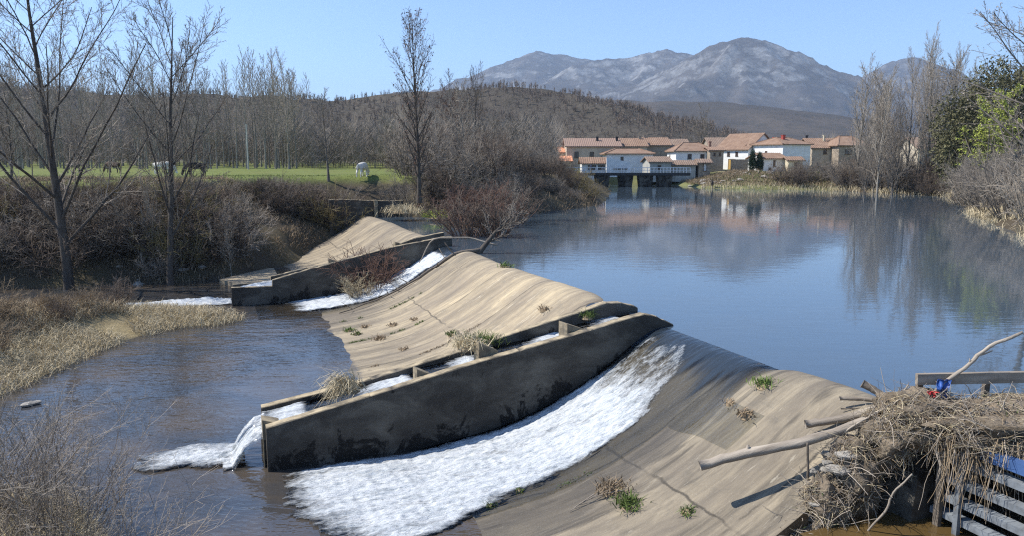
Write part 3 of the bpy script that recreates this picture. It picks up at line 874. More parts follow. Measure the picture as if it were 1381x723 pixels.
# ------------------------------------------------------------------ growing things
UP = np.array([0, 0, 1.0])
def unit(v):
    return v / (math.sqrt(v @ v) + 1e-9)
def cross3(a, b):
    return np.array([a[1] * b[2] - a[2] * b[1], a[2] * b[0] - a[0] * b[2], a[0] * b[1] - a[1] * b[0]])
def path(r, p, d, L, n, gnarl, trop):
    P = [p]; seg = L / n
    for i in range(n):
        d = d + r.normal(0, gnarl, 3) + UP * trop
        d = d / math.sqrt(d @ d)
        p = p + d * seg
        P.append(p)
    return np.array(P)

def grow(r, H, r0, levels, lean=(0, 0), trunk_n=12, trunk_gnarl=0.03, rtop=0.12, start=None):
    """levels: dicts n, a, b (start and end along parent), ang, L, shape, nseg, gnarl, trop, rr.  Returns {level: [(P,R)...]}"""
    p0 = np.zeros(3) if start is None else np.array(start, float)
    d0 = unit(np.array([lean[0], lean[1], 1.0]))
    P = path(r, p0, d0, H, trunk_n, trunk_gnarl, 0.03)
    R = r0 * (1 - (1 - rtop) * np.linspace(0, 1, trunk_n + 1) ** 0.9)
    R[0] *= 1.35
    out = {0: [(P, R)]}
    cur = [(P, R, H)]
    for li, lv in enumerate(levels):
        nxt = []
        for (P, R, L) in cur:
            cnt = lv['n'] if isinstance(lv['n'], int) else max(1, int(round(lv['n'] * L)))
            n = len(P) - 1
            az = r.uniform(0, 6.28)
            for k in range(cnt):
                u = lv['a'] + (lv['b'] - lv['a']) * ((k + r.uniform(0.1, 0.9)) / cnt)
                x = u * n; i = min(int(x), n - 1); f = x - i
                p = P[i] * (1 - f) + P[i + 1] * f
                rad = R[i] * (1 - f) + R[i + 1] * f
                t = unit(P[i + 1] - P[i])
                az += 2.399 + r.uniform(-0.5, 0.5)
                ref = np.array([1.0, 0.1, 0]) if abs(t[2]) > 0.8 else UP
                a1 = unit(cross3(t, ref)); a2 = cross3(t, a1)
                ang = math.radians(r.uniform(*lv['ang']))
                d = t * math.cos(ang) + (a1 * math.cos(az) + a2 * math.sin(az)) * math.sin(ang)
                if 'flat' in lv and d[2] < lv['flat']: d[2] = lv['flat'] + 0.1 * r.rand()
                d = unit(d)
                sh = lv.get('shape', 'taper')
                base = lv['L'] * (L if lv.get('rel', True) else 1.0)
                m = (1.15 - 0.75 * u) if sh == 'taper' else ((0.5 + 1.0 * math.sin(math.pi * min(1, max(0, (u - lv['a']) / (lv['b'] - lv['a'] + 1e-6))) ** 0.8)) if sh == 'round' else 1.0)
                l = base * m * r.uniform(0.7, 1.25)
                ns = lv.get('nseg', 4)
                Pc = path(r, p, d, l, ns, lv.get('gnarl', 0.1), lv.get('trop', 0.05))
                rc = max(min(rad * lv.get('rr', 0.55), rad * 0.9), lv.get('rmin', 0.004))
                Rc = np.linspace(rc, max(rc * lv.get('end', 0.3), lv.get('rmin', 0.004) * 0.6), ns + 1)
                nxt.append((Pc, Rc, l))
        out[li + 1] = [(a, b) for a, b, _ in nxt]
        cur = nxt
    return out

def branches_mesh(name, brs, sides):
    groups = {}
    for P, R in brs:
        groups.setdefault(len(P), []).append((P, R))
    V = []; Q = []; n = 0
    for k, g in groups.items():
        v, q = tubes(np.array([a for a, _ in g]), np.array([b for _, b in g]), sides)
        V.append(v); Q.append(q + n); n += len(v)
    return mesh_np(name, np.concatenate(V), np.concatenate(Q), smooth=True)

def join_meshes(name, parts):
    V = []; Q = []; n = 0
    for brs, sides in parts:
        groups = {}
        for P, R in brs: groups.setdefault(len(P), []).append((P, R))
        for k, g in groups.items():
            v, q = tubes(np.array([a for a, _ in g]), np.array([b for _, b in g]), sides)
            V.append(v); Q.append(q + n); n += len(v)
    return mesh_np(name, np.concatenate(V), np.concatenate(Q), smooth=True)

def tree_meshes(name, g, split=2):
    """(trunk mesh with the main limbs, crown mesh with branches and twigs)"""
    mx = max(g)
    tr = join_meshes(name + '_trunk', [(g[0], 8)] + [(g[i], 5) for i in range(1, split)])
    cr = join_meshes(name + '_crown', [(g[i], 4 if i == 1 else 3) for i in range(split, mx + 1)])
    return tr, cr

def buds(brs, r, per, size):
    """small leaf or bud faces along the ends of twigs"""
    V = []; T = []; n = 0
    for P, R in brs:
        for k in range(per):
            u = r.uniform(0.35, 1.0) * (len(P) - 1); i = min(int(u), len(P) - 2); f = u - i
            p = P[i] * (1 - f) + P[i + 1] * f
            a = unit(r.normal(0, 1, 3)); b = unit(cross3(a, r.normal(0, 1, 3)))
            s = size * r.uniform(0.6, 1.4)
            V += [p, p + a * s + b * s * 0.45, p + a * s * 2, p + a * s - b * s * 0.45]
            T.append((n, n + 1, n + 2, n + 3)); n += 4
    return np.array(V), np.array(T)

def plant(name, trunk, crown, mt, mc, loc, rotz=0.0, scale=1.0, names=('trunk', 'crown'), label=None, cat='tree', group=None, lean=(0, 0)):
    e = empty(name, tuple(loc), rotz)
    e.scale = (scale, scale, scale) if np.isscalar(scale) else tuple(scale)
    e.rotation_euler = (lean[0], lean[1], rotz)
    link(names[0], trunk, mt, e)
    if crown is not None:
        link(names[1], crown, mc, e)
    return tag(e, label, cat, group)

R_ = np.random.RandomState
def where_left(px):
    return 'left of the thick dark trunk' if px < 80 else 'between the two big trees' if px < 222 else 'by the slim forked tree' if px < 300 else 'towards the abutment wall'
def hue(m):
    return {'twig_dark': 'brown', 'twig_grey': 'grey', 'twig_olive': 'olive', 'twig_pale': 'pale', 'straw_brown': 'straw-brown', 'twig_red': 'reddish'}.get(m, 'grey')
# ---- the two big bare trees on the left bank
def big_tree(seed, H, r0, n1, lean=(0, 0), ang=(32, 52), a=0.16):
    r = R_(seed)
    return grow(r, H, r0, [
        dict(n=n1, a=a, b=0.9, ang=ang, L=0.50, nseg=9, gnarl=0.05, trop=0.045, rr=0.40, shape='taper', rmin=0.03),
        dict(n=11, a=0.15, b=0.97, ang=(22, 50), L=0.44, nseg=6, gnarl=0.08, trop=0.045, rr=0.5, rmin=0.015),
        dict(n=8, a=0.12, b=0.98, ang=(20, 50), L=0.42, nseg=4, gnarl=0.10, trop=0.04, rr=0.6, rmin=0.0115),
        dict(n=5, a=0.15, b=1.0, ang=(20, 50), L=0.42, nseg=2, gnarl=0.12, trop=0.03, rr=0.6, rmin=0.0075)],
        lean, 16, 0.022, 0.10)
g1 = big_tree(11, 21.0, 0.31, 22, (0.0, 0), a=0.16)
t1, c1_ = tree_meshes('big_tree', g1)
bx, by, _ = at(87, 330, 44.0)
plant('bare_tree', t1, c1_, M['bark_dark'], M['twig_grey'], (bx, by, gz(bx, by) - 0.3), 0.4, 1.0, label='tallest spreading bare tree with a thick dark trunk, leftmost beside the meadow bank', cat='tree')
g2 = big_tree(26, 17.5, 0.23, 17, (0.03, 0), (25, 45), a=0.20)
t2, c2_ = tree_meshes('slim_tree', g2)
bx, by, _ = at(226, 345, 45.5)
plant('bare_tree', t2, c2_, M['bark_dark'], M['twig_grey'], (bx, by, gz(bx, by) - 0.3), 2.1, 1.0, label='slim bare forked tree in front of the white cow on the left bank', cat='tree')

# ---- narrow poplar with reddish buds
r = R_(5)
g3 = grow(r, 14.7, 0.19, [
    dict(n=60, a=0.12, b=0.985, ang=(22, 36), L=0.19, nseg=7, gnarl=0.05, trop=0.05, rr=0.42, shape='round', rmin=0.018),
    dict(n=9, a=0.2, b=0.98, ang=(18, 38), L=0.36, nseg=4, gnarl=0.09, trop=0.05, rr=0.6, rmin=0.010),
    dict(n=3, a=0.2, b=1.0, ang=(18, 42), L=0.45, nseg=3, gnarl=0.12, trop=0.04, rr=0.65, rmin=0.008)], (0, 0), 16, 0.012, 0.08)
t3, c3_ = tree_meshes('poplar', g3)
bv, bt = buds(g3[3][::2], r, 1, 0.09)
px_, py_, _ = at(549, 250, 63.0)
e = plant('poplar_tree', t3, c3_, M['bark_dark'], M['twig_dark'], (px_ + 1.0, py_, 1.4), 0.0, 1.0, label='tall narrow bare poplar with reddish buds standing alone against the sky', cat='tree')
link('buds', mesh_np('buds', bv, bt), M['twig_red'], e)['kind'] = 'stuff'

# ---- plantation poplars (pale grey poles with thin upswept branches)
pop = []
for k in range(5):
    r = R_(40 + k)
    g = grow(r, 17.0, 0.125, [
        dict(n=34, a=0.22, b=0.985, ang=(22, 38), L=0.20, nseg=5, gnarl=0.06, trop=0.06, rr=0.40, shape='taper', rmin=0.028),
        dict(n=6, a=0.2, b=0.98, ang=(20, 40), L=0.38, nseg=3, gnarl=0.1, trop=0.05, rr=0.6, rmin=0.019)], (0, 0), 10, 0.012, 0.12)
    pop.append(tree_meshes('plantation_poplar', g, 1))
r = R_(77)
n_pop = 0
for row in range(5):
    Y0 = 140 + row * 9.5
    step = 2.5 if row < 3 else 3.6
    X0 = -125; X1 = -30
    x = X0
    while x < X1 + row * 4:
        xx = x + r.uniform(-0.7, 0.7); yy = Y0 + r.uniform(-3.5, 3.5) + 0.06 * (x + 60)
        pxl = CX + FPX * xx / yy
        x += step * r.uniform(0.45, 1.6)
        if pxl < -120 or pxl > 425 or r.rand() < 0.08: continue
        k = r.randint(5)
        sc = r.uniform(0.95, 1.36) * (1.0 if pxl > 60 else 0.9)
        plant('poplar_tree', pop[k][0], pop[k][1], M['bark_pale'] if r.rand() < 0.6 else M['bark_grey'], M['twig_grey'], (xx, yy, gz(xx, yy) - 0.1), r.uniform(0, 6.28), sc,
              label=('front-row' if row < 2 else 'back-row') + ' leafless poplar of the plantation, ' + ('left of the thick dark trunk' if pxl < 80 else 'between the two big trees' if pxl < 222 else 'between the slim forked tree and the pole' if pxl < 332 else 'right of the pole'), cat='tree', group='plantation poplars behind the meadow')
        n_pop += 1
print('poplars', n_pop)

# ---- medium bare trees: rounder crowns
med = []
for k in range(4):
    r = R_(140 + k)
    g = grow(r, 9.0, 0.15, [
        dict(n=14, a=0.16, b=0.95, ang=(28, 52), L=0.48, nseg=6, gnarl=0.08, trop=0.05, rr=0.5, shape='taper', rmin=0.026),
        dict(n=11, a=0.12, b=0.97, ang=(22, 52), L=0.46, nseg=4, gnarl=0.11, trop=0.05, rr=0.5, rmin=0.015),
        dict(n=8, a=0.12, b=1.0, ang=(20, 55), L=0.46, nseg=3, gnarl=0.13, trop=0.04, rr=0.6, rmin=0.013)], (0, 0), 9, 0.04, 0.12)
    med.append(tree_meshes('medium_tree', g))
def med_tree(px, pybase, Y, h, k, label, mt='bark_grey', mc='twig_grey', group=None, wide=1.0, name='bare_tree', z=None):
    x, y, z0 = at(px, pybase, Y)
    zz = gz(x, y) - 0.1 if z is None else z
    sc = h / 9.8
    return plant(name, med[k][0], med[k][1], M[mt], M[mc], (x, y, zz), (px * 0.37) % 6.28, (sc * wide, sc * wide, sc), label=label, cat='tree', group=group)
med_tree(443, 238, 72, 8.6, 0, 'small rounded bare tree at the meadow edge just left of the white curled cow')
med_tree(612, 205, 88, 11.0, 1, 'reddish brown bare tree right of the tall narrow poplar', 'bark_grey', 'twig_red')
med_tree(640, 190, 95, 13.5, 2, 'dense dark bare tree with an upright pointed crown before the mountain foot', 'bark_dark', 'twig_dark', wide=0.55)
med_tree(628, 210, 78, 10.0, 3, 'pale branched bare tree in front of the reddish ones in mid thicket', 'bark_pale', 'twig_pale', wide=0.7)
med_tree(735, 200, 118, 9.5, 0, 'thin grey bare tree above the thicket left of the orange roofs', wide=0.6)
med_tree(390, 225, 128, 18.5, 1, 'tall pale bare tree with a broad crown at the right end of the plantation', 'bark_pale', 'twig_pale', wide=0.75)
med_tree(372, 225, 132, 17.5, 2, 'tall pale bare tree second from the right end of the plantation', 'bark_pale', 'twig_grey', wide=0.6)
med_tree(15, 235, 60, 7.0, 3, 'brownish bushy bare tree at the left edge behind the thick trunk', 'bark_dark', 'twig_dark', wide=1.2)
med_tree(108, 235, 56, 4.6, 1, 'small crooked bare tree just right of the thick dark trunk', 'bark_dark', 'twig_dark', wide=0.8)
med_tree(148, 235, 60, 5.0, 2, 'small bare tree with pale bark between the two big trees', 'bark_pale', 'twig_grey', wide=0.6)
med_tree(205, 300, 47, 6.5, 0, 'thin pale sapling tree close left of the slim forked tree', 'bark_pale', 'twig_pale', wide=0.5)
med_tree(310, 330, 48, 4.6, 3, 'thin whitish sapling leaning on the bank right of the slim forked tree', 'bark_pale', 'twig_pale', wide=0.5)
med_tree(945, 190, 210, 16.0, 1, 'broad bare tree behind the village roofs before the mountain', 'bark_grey', 'twig_grey', wide=1.0)
med_tree(760, 195, 190, 9.0, 3, 'bare tree behind the long beige house', wide=1.2)

# ---- trees of the right bank
rt = []
for k in range(3):
    r = R_(240 + k)
    g = grow(r, 18.0, 0.26, [
        dict(n=24, a=0.10, b=0.95, ang=(20, 46), L=0.44, nseg=7, gnarl=0.06, trop=0.05, rr=0.5, shape='taper', rmin=0.04),
        dict(n=11, a=0.15, b=0.97, ang=(20, 48), L=0.40, nseg=4, gnarl=0.09, trop=0.05, rr=0.5, rmin=0.025),
        dict(n=7, a=0.12, b=1.0, ang=(20, 50), L=0.42, nseg=2, gnarl=0.12, trop=0.04, rr=0.6, rmin=0.018)], (0, 0), 12, 0.025, 0.1)
    rt.append(tree_meshes('bank_tree', g))
for (px, Y, h, k, wide, mt, mc, lab) in (
        (1156, 122, 19.0, 0, 0.85, 'bark_pale', 'twig_pale', 'broad pale bare tree at the right end of the village'),
        (1186, 117, 17.5, 1, 0.7, 'bark_grey', 'twig_grey', 'slim bare tree next to the broad pale one at the village end'),
        (1222, 112, 19.5, 2, 0.55, 'bark_pale', 'twig_grey', 'first of three close straight bare trunks on the far right shore'),
        (1238, 114, 22.0, 0, 0.5, 'bark_pale', 'twig_pale', 'tallest of the straight bare trees on the far right shore'),
        (1251, 110, 20.0, 1, 0.5, 'bark_grey', 'twig_grey', 'bare tree at the end of the straight row next to the dark evergreen'),
        (1285, 108, 19.0, 2, 0.5, 'bark_pale', 'twig_pale', 'thin bare tree rising in front of the round dark evergreen'),
        (1205, 108, 10.5, 1, 1.0, 'bark_grey', 'twig_grey', 'many-stemmed low bare tree leaning at the foot of the straight ones')):
    x, y, _ = at(px, 250, Y)
    sc = h / 18.5
    plant('bare_tree', rt[k][0], rt[k][1], M[mt], M[mc], (x, y, gz(x, y) - 0.2), px * 0.7, (sc * wide, sc * wide, sc), label=lab, cat='tree')

r = R_(260)
for i in range(15):
    px = r.uniform(1165, 1300); Y = r.uniform(108, 128); k = r.randint(3)
    x, y, _ = at(px, 250, Y); sc = r.uniform(12, 19) / 18.5; wide = r.uniform(0.45, 0.75)
    mt, mc = [('bark_pale', 'twig_pale'), ('bark_grey', 'twig_grey')][r.randint(2)]
    plant('bare_tree', rt[k][0], rt[k][1], M[mt], M[mc], (x, y, gz(x, y) - 0.2), px * 1.3, (sc * wide, sc * wide, sc), label='leafless tree in the grey stand behind the straight trunks of the right shore', cat='tree', group='grey stand on the right shore')

# ---- overhanging tree whose trunk stands outside the frame on the right
r = R_(300)
g = grow(r, 14.0, 0.24, [
    dict(n=20, a=0.25, b=0.95, ang=(38, 65), L=0.50, nseg=8, gnarl=0.06, trop=0.03, rr=0.5, shape='taper', rmin=0.028),
    dict(n=11, a=0.2, b=0.97, ang=(22, 48), L=0.42, nseg=5, gnarl=0.09, trop=0.03, rr=0.5, rmin=0.015),
    dict(n=6, a=0.15, b=1.0, ang=(20, 48), L=0.42, nseg=4, gnarl=0.12, trop=0.02, rr=0.6, rmin=0.008)], (-0.05, 0), 12, 0.03, 0.1)
to, co = tree_meshes('overhanging_tree', g)
bv, bt = buds(g[3], r, 2, 0.05)
x, y, _ = at(1415, 300, 40)
e = plant('bare_tree', to, co, M['bark_grey'], M['twig_grey'], (x, y, gz(x, y)), 0.3, 1.0, label='bare tree reaching in over the top right corner with buds on its twigs', cat='tree')
link('buds', mesh_np('buds', bv, bt), M['twig_pale'], e)['kind'] = 'stuff'

# ---- leafy crowns: evergreen mound and the yellow-green willow
def leaf_crown(name, r, lobes, n, size, droop=0.0, shell=0.55):
    lb = np.array(lobes, float)
    vol = (lb[:, 3] * lb[:, 4] * lb[:, 5]) ** 0.75; vol /= vol.sum()
    L = lb[r.choice(len(lb), size=n, p=vol)]
    nrm = lambda v: v / (np.linalg.norm(v, axis=1, keepdims=True) + 1e-9)
    d = nrm(r.normal(0, 1, (n, 3))); rad = shell + (1 - shell) * r.rand(n) ** 0.6
    w = 1 + 0.22 * np.sin(7 * d[:, 0] + 3 * L[:, 0]) * np.sin(6 * d[:, 2] + 5 * d[:, 1])
    c_ = L[:, :3] + d * L[:, 3:6] * (rad * w)[:, None]
    c_ = np.repeat(c_, 4, 0); d = np.repeat(d, 4, 0); m = len(c_)
    p = c_ + r.normal(0, size * 1.6, (m, 3))
    a = nrm(r.normal(0, 1, (m, 3)) + d * 0.6 - UP * droop); b = nrm(np.cross(a, r.normal(0, 1, (m, 3))))
    sz = (size * r.uniform(0.6, 1.5, m))[:, None]
    V = np.stack([p, p + a * sz + b * sz * 0.4, p + a * sz * 2.0, p + a * sz - b * sz * 0.4], 1).reshape(-1, 3)
    return mesh_np(name, V, np.arange(4 * m).reshape(-1, 4))
r = R_(400)
x, y, _ = at(1335, 250, 96)
zb = gz(x, y)
lobes = [(0, 0, 9.5, 4.6, 4.2, 5.2), (-3.2, 0.5, 7.0, 3.0, 3.2, 4.4), (3.5, 0, 8.5, 4.4, 4.0, 6.0), (6.5, 1, 6.5, 3.6, 3.6, 5.0), (-4.6, -0.5, 4.2, 2.0, 2.4, 3.2), (1, -2, 5.2, 4.0, 3.0, 3.8)]
e = empty('evergreen_tree', (x, y, zb)); e.scale = (1.15, 1.15, 1.12); tag(e, 'big rounded dark evergreen tree above the willow on the right shore', 'tree')
gg = grow(r, 9.0, 0.4, [dict(n=9, a=0.15, b=0.9, ang=(30, 60), L=0.6, nseg=5, gnarl=0.08, trop=0.04, rr=0.5, rmin=0.05)], (0, 0), 8, 0.03)
link('trunk', join_meshes('evergreen_trunk', [(gg[0], 8), (gg[1], 5)]), M['bark_dark'], e)
link('crown', leaf_crown('evergreen_crown', r, lobes, 12000, 0.16, 0.1, 0.35), M['leaf_dark'], e)
r = R_(410)
x, y, _ = at(1330, 262, 76)
zb = gz(x, y)
gg = grow(r, 6.8, 0.14, [
    dict(n=22, a=0.08, b=0.97, ang=(20, 48), L=0.50, nseg=6, gnarl=0.08, trop=0.05, rr=0.5, rmin=0.02),
    dict(n=9, a=0.15, b=0.98, ang=(20, 50), L=0.42, nseg=5, gnarl=0.1, trop=-0.02, rr=0.5, rmin=0.012),
    dict(n=5, a=0.15, b=1.0, ang=(20, 50), L=0.5, nseg=4, gnarl=0.1, trop=-0.06, rr=0.6, rmin=0.008)], (0, 0), 8, 0.05)
tw, cw = tree_meshes('willow', gg)
bv, bt = buds(gg[3], r, 8, 0.06)
e = plant('willow_tree', tw, cw, M['bark_grey'], M['twig_olive'], (x, y, zb), 0.0, 1.5, label='yellow-green budding willow on the right shore below the dark evergreen', cat='tree')
link('leaves', mesh_np('willow_leaves', bv, bt), M['leaf_yellow'], e)['kind'] = 'stuff'

# ---- shrubs: many-stemmed, leafless
def shrub_meshes(seed, stems, H, spread, n2=7, n3=5, rm=0.009, trop=0.04, stem_r=0.022):
    r = R_(seed); L1 = []; L2 = []; L3 = []
    for i in range(stems):
        a = r.uniform(0, 6.28); rad = r.rand() ** 0.5
        p = np.array([math.cos(a) * rad * spread * 0.35, math.sin(a) * rad * spread * 0.35, -0.15])
        d = unit(np.array([math.cos(a) * rad * spread * 0.8, math.sin(a) * rad * spread * 0.8, H * 0.9 * r.uniform(0.8, 1.2)]))
        L = H * r.uniform(0.65, 1.12) * (1.05 - 0.15 * rad)
        P = path(r, p, d, L, 6, 0.10, trop)
        L1.append((P, np.linspace(stem_r, rm, 7)))
        for k in range(n2):
            u = r.uniform(0.15, 0.97) * 6; j = min(int(u), 5); f = u - j
            q = P[j] * (1 - f) + P[j + 1] * f; t = unit(P[j + 1] - P[j])
            dd = unit(t + r.normal(0, 0.55, 3))
            P2 = path(r, q, dd, L * r.uniform(0.22, 0.42), 4, 0.13, 0.03)
            L2.append((P2, np.linspace(rm * 1.2, rm * 0.7, 5)))
            for m in range(n3):
                u2 = r.uniform(0.2, 1.0) * 4; j2 = min(int(u2), 3); f2 = u2 - j2
                q2 = P2[j2] * (1 - f2) + P2[j2 + 1] * f2
                dd2 = unit(unit(P2[j2 + 1] - P2[j2]) + r.normal(0, 0.6, 3))
                L3.append((path(r, q2, dd2, L * r.uniform(0.08, 0.18), 2, 0.15, 0.03), np.linspace(rm * 0.8, rm * 0.55, 3)))
    return join_meshes('shrub_stems', [(L1, 4)]), join_meshes('shrub_twigs', [(L2, 3), (L3, 3)])
shr = [shrub_meshes(500 + k, 26, 2.6, 2.3, 8, 6, 0.011) for k in range(4)]        # broad grey thicket shrub
shr_up = [shrub_meshes(520 + k, 34, 2.0, 1.1, 6, 4, 0.008, 0.03) for k in range(2)]  # upright, broom-like
shr_big = [shrub_meshes(540 + k, 34, 5.0, 4.2, 10, 7, 0.017, 0.03, 0.05) for k in range(3)]
def shrub(meshes, x, y, h, wide, mats, label, group=None, href=2.6, z=None, rot=None, name='shrub'):
    zz = gz(x, y) if z is None else z
    sc = h / href
    return plant(name, meshes[0], meshes[1], M[mats[0]], M[mats[1]], (x, y, zz), (x * 3.1 + y * 1.7) % 6.28 if rot is None else rot, (sc * wide, sc * wide, sc), ('stems', 'twigs'), label, 'shrub', group)

# left bank thicket
r = R_(600)
cnt = 0
while cnt < 172:
    x = r.uniform(-50, -10); y = r.uniform(45, 67)
    pxl = CX + FPX * x / y
    if pxl < -170 or pxl > 530: continue
    h_, dr, dp = ground_h(np.array([x]), np.array([y]))
    if dr[0] < 0.8 or dp[0] < 1: continue
    s_, t_ = st((x, y))
    if -2 < t_ < 11.5 and s_ < 47.5: continue
    hs = min(r.uniform(1.6, 3.3), 3.55 - h_[0])
    if hs < 0.6: continue
    k = r.randint(4)
    wd = r.uniform(0.9, 1.35)
    mm = [('bark_dark', 'twig_dark'), ('bark_grey', 'twig_grey'), ('bark_dark', 'twig_grey'), ('bark_grey', 'twig_olive')][r.choice(4, p=[0.42, 0.28, 0.2, 0.1])]
    shrub(shr[k], x, y, hs, wd, mm, hue(mm[1]) + ' leafless shrub ' + ('at the foot of' if h_[0] < -1.2 else 'halfway up' if h_[0] < 1.5 else 'near the top of') + ' the meadow bank, ' + where_left(pxl), 'shrubs on the bank below the meadow', z=h_[0] - 0.1)
    cnt += 1
# dark green brambles under the meadow edge
br_mesh = [leaf_crown('bramble_leaves', R_(640 + k), [(0, 0, 0.55, 0.9, 0.8, 0.55), (0.6, 0.2, 0.4, 0.6, 0.6, 0.45), (-0.6, -0.1, 0.35, 0.6, 0.6, 0.4)], 420, 0.075, 0.2, 0.4) for k in range(2)]
M['leaf_bramble'] = simple_mat('leaf_bramble', (0.055, 0.065, 0.025), (0.025, 0.03, 0.012), 2, bump=0, per_object=0.25)
for i in range(46):
    px = r.uniform(318, 545); Y = r.uniform(50, 66)
    x = (px - CX) / FPX * Y
    h_, dr, dp = ground_h(np.array([x]), np.array([Y]))
    s_, t_ = st((x, Y))
    if h_[0] < 0.6 or h_[0] > 3.0 or dr[0] < 1 or dp[0] < 0.6 or (-2 < t_ < 11 and s_ < 47.5): continue
    plant('bramble_bush', shr_up[i % 2][0], br_mesh[i % 2], M['twig_dark'], M['leaf_bramble'], (x, Y, h_[0] - 0.1), i * 1.3, float(min(r.uniform(0.7, 1.3), max(0.45, (3.75 - h_[0]) / 1.0))) * np.array([1.2, 1.2, 0.85]), ('stems', 'leaves'),
          'dark green bramble under the edge of the meadow above the far spillway', 'shrub', 'brambles under the meadow edge')
# dark thicket between the meadow and the pond
cnt = 0
while cnt < 80:
    x = r.uniform(-14, 14); y = r.uniform(66, 118)
    h_, dr, dp = ground_h(np.array([x]), np.array([y]))
    pxl = CX + FPX * x / y
    if dp[0] < 0.4 or dp[0] > 16 or dr[0] < 1.5 or pxl < 545 or pxl > 800: continue
    k = r.randint(3)
    hh = r.uniform(3.0, 5.6) * (0.62 if dp[0] < 3 else 1.0) * float(np.interp(pxl, [680, 725, 765, 800], [1.0, 0.66, 0.36, 0.25]))
    wd = r.uniform(0.75, 1.05)
    mm = [('bark_dark', 'twig_dark'), ('bark_grey', 'twig_grey'), ('bark_dark', 'twig_grey')][r.choice(3, p=[0.4, 0.35, 0.25])]
    shrub(shr_big[k], x, y, hh, wd, mm, hue(mm[1]) + ' leafless bush ' + ('at the waterline of' if dp[0] < 3 else 'in the middle of' if dp[0] < 9 else 'at the back of') + ' the pond thicket, ' + ('below the tall narrow poplar' if pxl < 600 else 'behind the leaning willow' if pxl < 690 else 'towards the bridge'), 'bushes along the left shore of the pond', 5.0, h_[0] - 0.1)
    cnt += 1
for px, Y, hh, lab in ((798, 84, 2.1, 'olive brown bush at the tip of the thicket where the bridge starts'), (783, 88, 2.4, 'olive brown bush second from the thicket tip by the bridge')):
    x, y, _ = at(px, 270, Y)
    shrub(shr_up[0], x, y, hh, 1.3, ('bark_grey', 'twig_olive'), lab, None, 2.0)
# reddish willow shoots growing out of the water by the crest
for i, (px, py, hh) in enumerate(((630, 318, 3.0), (655, 305, 3.4), (690, 300, 3.2), (612, 305, 2.8), (668, 318, 2.6), (645, 298, 3.2))):
    p = G(px, py, 0.0)
    shrub(shr_up[i % 2], p[0], p[1], hh, 1.35, ('twig_red', 'twig_red' if i % 2 else 'twig_dark'), ['red-brown willow shoots standing in the pond by the weir crest, leftmost clump', 'tallest red-brown willow shoots in the pond behind the fallen trunk', 'red-brown willow shoots nearest the open pond', 'short red-brown willow shoots behind the far channel', 'low red-brown shoots beside the leaning willow trunk', 'red-brown willow shoots farthest back against the thicket'][i], None, 2.0, -0.1)
p = W(21.9, 4.7)
shrub(shr_up[1], p[0], p[1], 2.5, 1.5, ('twig_red', 'twig_red'), 'purplish red leafless bush growing on the spillway against the far channel wall', None, 2.0, float(slab_z(21.9, 4.7)))
p = W(20.9, 5.6)
shrub(shr_up[0], p[0], p[1], 1.4, 1.5, ('straw_brown', 'straw'), 'tuft of dry stems below the purplish bush on the spillway', None, 2.0, float(slab_z(20.9, 5.6)))

# far shore shrubs and the right bank
r = R_(620)
for (a, b, n, h0, h1, Y0, Y1, lab, grp, mats) in (
        (1055, 1185, 26, 2.2, 4.2, 121, 132, 'leafless shrub along the far shore in front of the village', 'shrubs along the far shore by the village', [('bark_grey', 'twig_grey'), ('bark_dark', 'twig_dark')]),
        (1135, 1300, 52, 2.6, 5.2, 104, 122, 'brown leafless bush under the straight bare trees on the right shore', 'bushes under the bare trees of the right shore', [('bark_grey', 'twig_grey'), ('bark_dark', 'twig_dark')])):
    for i in range(n):
        px = r.uniform(a, b); Y = r.uniform(Y0, Y1)
        x = (px - CX) / FPX * Y
        h_, dr, dp = ground_h(np.array([x]), np.array([Y]))
        if dp[0] < 0.3: continue
        mm = mats[r.randint(2)]
        shrub(shr_big[r.randint(3)], x, Y, r.uniform(h0, h1), r.uniform(0.8, 1.1), mm, hue(mm[1]) + ' ' + lab.replace('brown ', ''), grp, 5.0, h_[0] - 0.1)
for i in range(26):
    y = r.uniform(44, 92); lim = np.interp(y, [30, 46, 66, 88, 102], [24.5, 32, 41, 52, 59.6])
    x = lim + r.uniform(0.8, 9)
    pxl = CX + FPX * x / y
    if pxl > 1460: continue
    shrub(shr_big[r.randint(3)], x, y, r.uniform(3.0, 5.5), r.uniform(0.7, 1.0), [('bark_grey', 'twig_grey'), ('bark_pale', 'twig_pale'), ('bark_dark', 'twig_dark')][r.choice(3, p=[0.5, 0.3, 0.2])],
          'tangled bare bush on the near right shore, ' + ('close to the drooping reeds' if y < 58 else 'below the willow' if y < 76 else 'beyond the willow'), 'bushes on the near right shore', 5.0)

